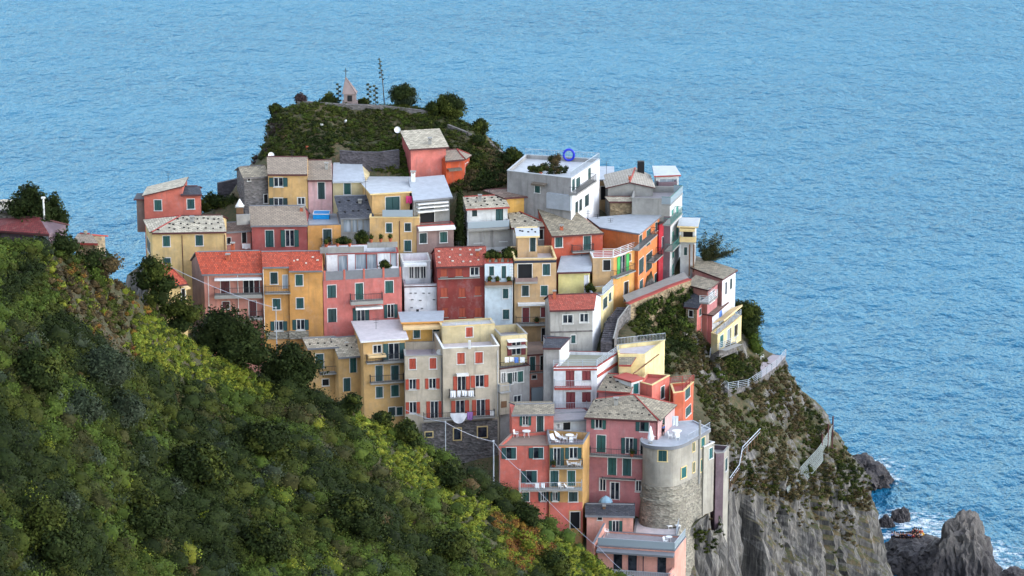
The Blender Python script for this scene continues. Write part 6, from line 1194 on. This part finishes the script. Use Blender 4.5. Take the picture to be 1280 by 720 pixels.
cc = t.mix(t.rng(a, .35, .65), (.03, .026, .03), (.085, .075, .075)); cc = t.mix(t.rng(t.math('ADD', sp.outputs[2], t.rng(a, .3, .7, -2, 2)), 3.5, 8), cc, t.mix(t.rng(b_, .3, .7), (.09, .08, .075), (.19, .17, .15))); t.col(cc); t.rough(.75); t.bump(t.math('ADD', a, b_), 1, .4); MATS['sea_rock'] = t.m
def rock(label, px, py, w_, d_, h_, seed, prof=None, rough=1.0):
    C = atz(px, py, 0); bm = bmesh.new(); bmesh.ops.create_icosphere(bm, subdivisions=5, radius=1); sx = seed * 3.7
    for v in bm.verts:
        p = v.co.copy(); z = max(0, p.z); k = prof(z) if prof else 1; n1 = mnoise.fractal(V((p.x * 1.3 + sx, p.y * 1.3, p.z * 1.0)), .7, 2.2, 6); rg_ = abs(mnoise.noise(V((p.x * 3 + sx, p.y * 3, p.z * .8)))) + .6 * abs(mnoise.noise(V((p.x * 7 + sx, p.y * 7, p.z * 2)))) - .35 + .5 * (mnoise.cell(V((p.x * 3.2 + p.z + sx, p.y * 3.2, p.z * 1.2))) - .5)
        s = 1 + rough * (.28 * n1 + .22 * rg_); v.co = V((p.x * k * w_ / 2 * s, p.y * k * d_ / 2 * s, (p.z * h_ if p.z > 0 else p.z * 1.5) * (1 + rough * .3 * n1)))
    me = bpy.data.meshes.new('sea_rock'); bm.to_mesh(me); bm.free(); me.materials.append(MATS['sea_rock']); o = bpy.data.objects.new('sea_rock', me); o.location = C; COL.objects.link(o); return tag(o, label, 'rock')
rock('large dark rock in the sea at the foot of the cliff', 1077, 604, 10, 9, 4.6, 1); rock('small dark rock close to the cliff foot', 1107, 657, 2.6, 2.4, 1.7, 2); rock('small dark rock ringed by foam right of its neighbour', 1126, 650, 3.4, 2.8, 2.0, 3)
PROCK = rock('low dark rock crowded with people', 1146, 706, 11.5, 14, 4.6, 4, rough=.6); rock('low dark rock shoulder joining the crowded rock and the pinnacle', 1174, 720, 9, 11, 5.2, 8, rough=.8)
rock('tall pointed sea rock standing at the lower right', 1202, 728, 11, 9, 9.8, 5, prof=lambda z: 1.0 - .12 * z ** 3); rock('tiny dark rock awash right of the pointed rock', 1241, 716, 3, 2.4, 1.2, 6); rock('dark wet rock at the bottom right corner', 1268, 724, 4.5, 3, 1.6, 7)
# ------------------------------------------------------------------ people
def skin_body(joints, edges, radii, root):
    me = bpy.data.meshes.new('b'); me.from_pydata(joints, edges, []); o = bpy.data.objects.new('b', me); COL.objects.link(o); md = o.modifiers.new('s', 'SKIN'); sv = me.skin_vertices[0].data
    for i, r_ in enumerate(radii): sv[i].radius = (r_, r_); sv[i].use_root = i == root
    md.use_smooth_shade = True; o.modifiers.new('u', 'SUBSURF').levels = 1; dg = bpy.context.evaluated_depsgraph_get(); dg.update(); out = bpy.data.meshes.new_from_object(o.evaluated_get(dg)); bpy.data.objects.remove(o); return out
def person_meshes(seated):
    if seated: J = [(0, 0, .12), (0, .02, .38), (0, 0, .58), (0, -.01, .7), (0, -.03, .82), (0, -.02, .92), (.2, 0, .56), (.26, -.12, .33), (.2, -.34, .3), (-.2, 0, .56), (-.26, -.12, .33), (-.2, -.34, .3), (.1, -.02, .12), (.14, -.42, .38), (.13, -.52, .02), (.13, -.66, .0), (-.1, -.02, .12), (-.14, -.42, .38), (-.13, -.52, .02), (-.13, -.66, .0)]
    else: J = [(0, 0, .95), (0, .01, 1.18), (0, 0, 1.42), (0, 0, 1.53), (0, -.02, 1.63), (0, -.01, 1.74), (.2, 0, 1.4), (.25, .02, 1.12), (.24, -.1, .88), (-.2, 0, 1.4), (-.25, .02, 1.12), (-.24, -.1, .88), (.1, 0, .92), (.11, -.02, .5), (.11, .02, .06), (.11, -.14, .03), (-.1, 0, .92), (-.11, -.02, .5), (-.11, .02, .06), (-.11, -.14, .03)]
    E = [(0, 1), (1, 2), (2, 3), (3, 4), (4, 5), (2, 6), (6, 7), (7, 8), (2, 9), (9, 10), (10, 11), (0, 12), (12, 13), (13, 14), (14, 15), (0, 16), (16, 17), (17, 18), (18, 19)]
    Rr = [.14, .13, .14, .055, .1, .08, .06, .045, .035, .06, .045, .035, .09, .065, .045, .04, .09, .065, .045, .04]; body = skin_body(J, E, Rr, 0); body.materials.append(MATS['skin'])
    torso = skin_body([J[i] for i in (0, 1, 2, 6, 7, 9, 10)], [(0, 1), (1, 2), (2, 3), (3, 4), (2, 5), (5, 6)], [.16, .15, .155, .075, .062, .075, .062], 0); legs = skin_body([J[i] for i in (0, 12, 13, 14, 16, 17, 18)], [(0, 1), (1, 2), (2, 3), (0, 4), (4, 5), (5, 6)], [.165, .11, .085, .065, .11, .085, .065], 0)
    hd = V(J[5]); m = MB(); m.lathe(hd + V((0, .02, -.09)), [(.115, 0), (.125, .06), (.1, .14), (.04, .18)], 'hair', 8); return body, torso, legs, m, hd
def people():
    dat = {}
    for k in (True, False):
        body, torso, legs, m, hd = person_meshes(k); ho = m.build('hair', loc=(0, 0, 0)); dat[k] = [body, torso, legs, ho.data]; bpy.data.objects.remove(ho)
    cache = {}
    def person(P, rz, shirt, trouser, label, group=None, seated=True, sc=1):
        r = empty('person', P, label, 'person', group); r.rotation_euler = (0, 0, rz); r.scale = (sc,) * 3; B = dat[seated]
        for nm, me, mt in (('body', B[0], None), ('shirt', B[1], shirt), ('trousers', B[2], trouser), ('hair', B[3], None)):
            if mt:
                key = (nm, mt, seated)
                if key not in cache: c = me.copy(); c.materials.clear(); c.materials.append(MATS[mt]); cache[key] = c
                me = cache[key]
            o = bpy.data.objects.new(nm, me); COL.objects.link(o); o.parent = r
    from mathutils.bvhtree import BVHTree
    mw = PROCK.location; bv = BVHTree.FromPolygons([v.co + mw for v in PROCK.data.vertices], [tuple(p.vertices) for p in PROCK.data.polygons]); rg = random.Random(2); n = 0
    cols = ['cloth_red', 'cloth_dark', 'cloth_white', 'cloth_dark', 'cloth_red', 'cloth_blue']; nm = {'cloth_red': 'dark red', 'cloth_dark': 'dark', 'cloth_white': 'white', 'cloth_blue': 'blue'}
    for k in range(34):
        px, py = 1113 + (k % 17) * 2.35 + rg.uniform(-.6, .6), (661 if k < 17 else 666.5) + rg.uniform(-1.2, 1.2) + (k % 17) * .1
        hit = bv.ray_cast(EYE, ray(px, py + 4).normalized())[0]
        if hit is None: continue
        c = cols[rg.randrange(6)]; person(hit - UP * .06, rg.uniform(-2.5, 2.5), c, 'cloth_dark', f'tiny person in a {nm[c]} top sitting in the crowd on the low rock', 'people sitting on the low rock'); n += 1
    hit = bv.ray_cast(EYE, ray(1151, 668).normalized())[0]
    if hit: person(hit - UP * .05, .5, 'cloth_orange', 'cloth_yellow', 'person in bright orange at the right end of the crowd on the rock', 'people sitting on the low rock', True, 1.15)
    print('people', n); person(tp(829, 545), 2.6, 'cloth_blue', 'cloth_dark', 'person in a blue top standing on the rounded tower terrace', None, False)
people()
# ------------------------------------------------------------------ light
SUN_EL, SUN_AZ = 27, -14      # azimuth: degrees from +X towards +Y
wd = bpy.data.worlds.new('World'); SC.world = wd; wd.use_nodes = True; nt = wd.node_tree; sky = nt.nodes.new('ShaderNodeTexSky'); sky.sky_type = 'NISHITA'; sky.sun_disc = False; sky.sun_elevation = R(SUN_EL); sky.sun_rotation = R(90 - SUN_AZ); sky.altitude = 100; sky.air_density = 1.0; sky.dust_density = .6; sky.ozone_density = 1.5
bg = nt.nodes['Background']; bg.inputs[1].default_value = .15; hs = nt.nodes.new('ShaderNodeHueSaturation'); hs.inputs['Saturation'].default_value = .52; nt.links.new(sky.outputs[0], hs.inputs['Color']); nt.links.new(hs.outputs[0], bg.inputs[0])
sd = bpy.data.lights.new('sun', 'SUN'); sd.energy = 2.4; sd.angle = R(8); sd.color = (1, .9, .76); so_ = bpy.data.objects.new('sun', sd); COL.objects.link(so_); so_.location = (200, 100, 300)
dv = V((math.cos(R(SUN_EL)) * math.cos(R(SUN_AZ)), math.cos(R(SUN_EL)) * math.sin(R(SUN_AZ)), math.sin(R(SUN_EL)))); so_.rotation_euler = dv.to_track_quat('Z', 'Y').to_euler()
SC.view_settings.view_transform = 'Standard'; SC.view_settings.look = 'None'; SC.view_settings.gamma = 1; SC.view_settings.exposure = 2.0
HZ = MB(); HZ.box(V((0, 0, 0)), V((1, 0, 0)), UP, V((0, 1, 0)), -2600, 2600, -14, 153, -400, 4100, 'dark'); hzo = HZ.build('haze', loc=(0, 0, 0)); hzo['kind'] = 'stuff'; hzo['label'] = 'thin blue sea haze over the whole bay'; hzo['category'] = 'haze'
t = NT('haze_air'); t.t.nodes.remove(t.b); pv = t.n('ShaderNodeVolumePrincipled'); pv.inputs['Color'].default_value = (.66, .84, 1, 1); pv.inputs['Density'].default_value = .00022; pv.inputs['Anisotropy'].default_value = .1; t.l(pv.outputs[0], t.t.nodes['Material Output'].inputs['Volume']); hzo.data.materials.clear(); hzo.data.materials.append(t.m)
for o in bpy.data.objects:
    if '_w' in o: del o['_w']
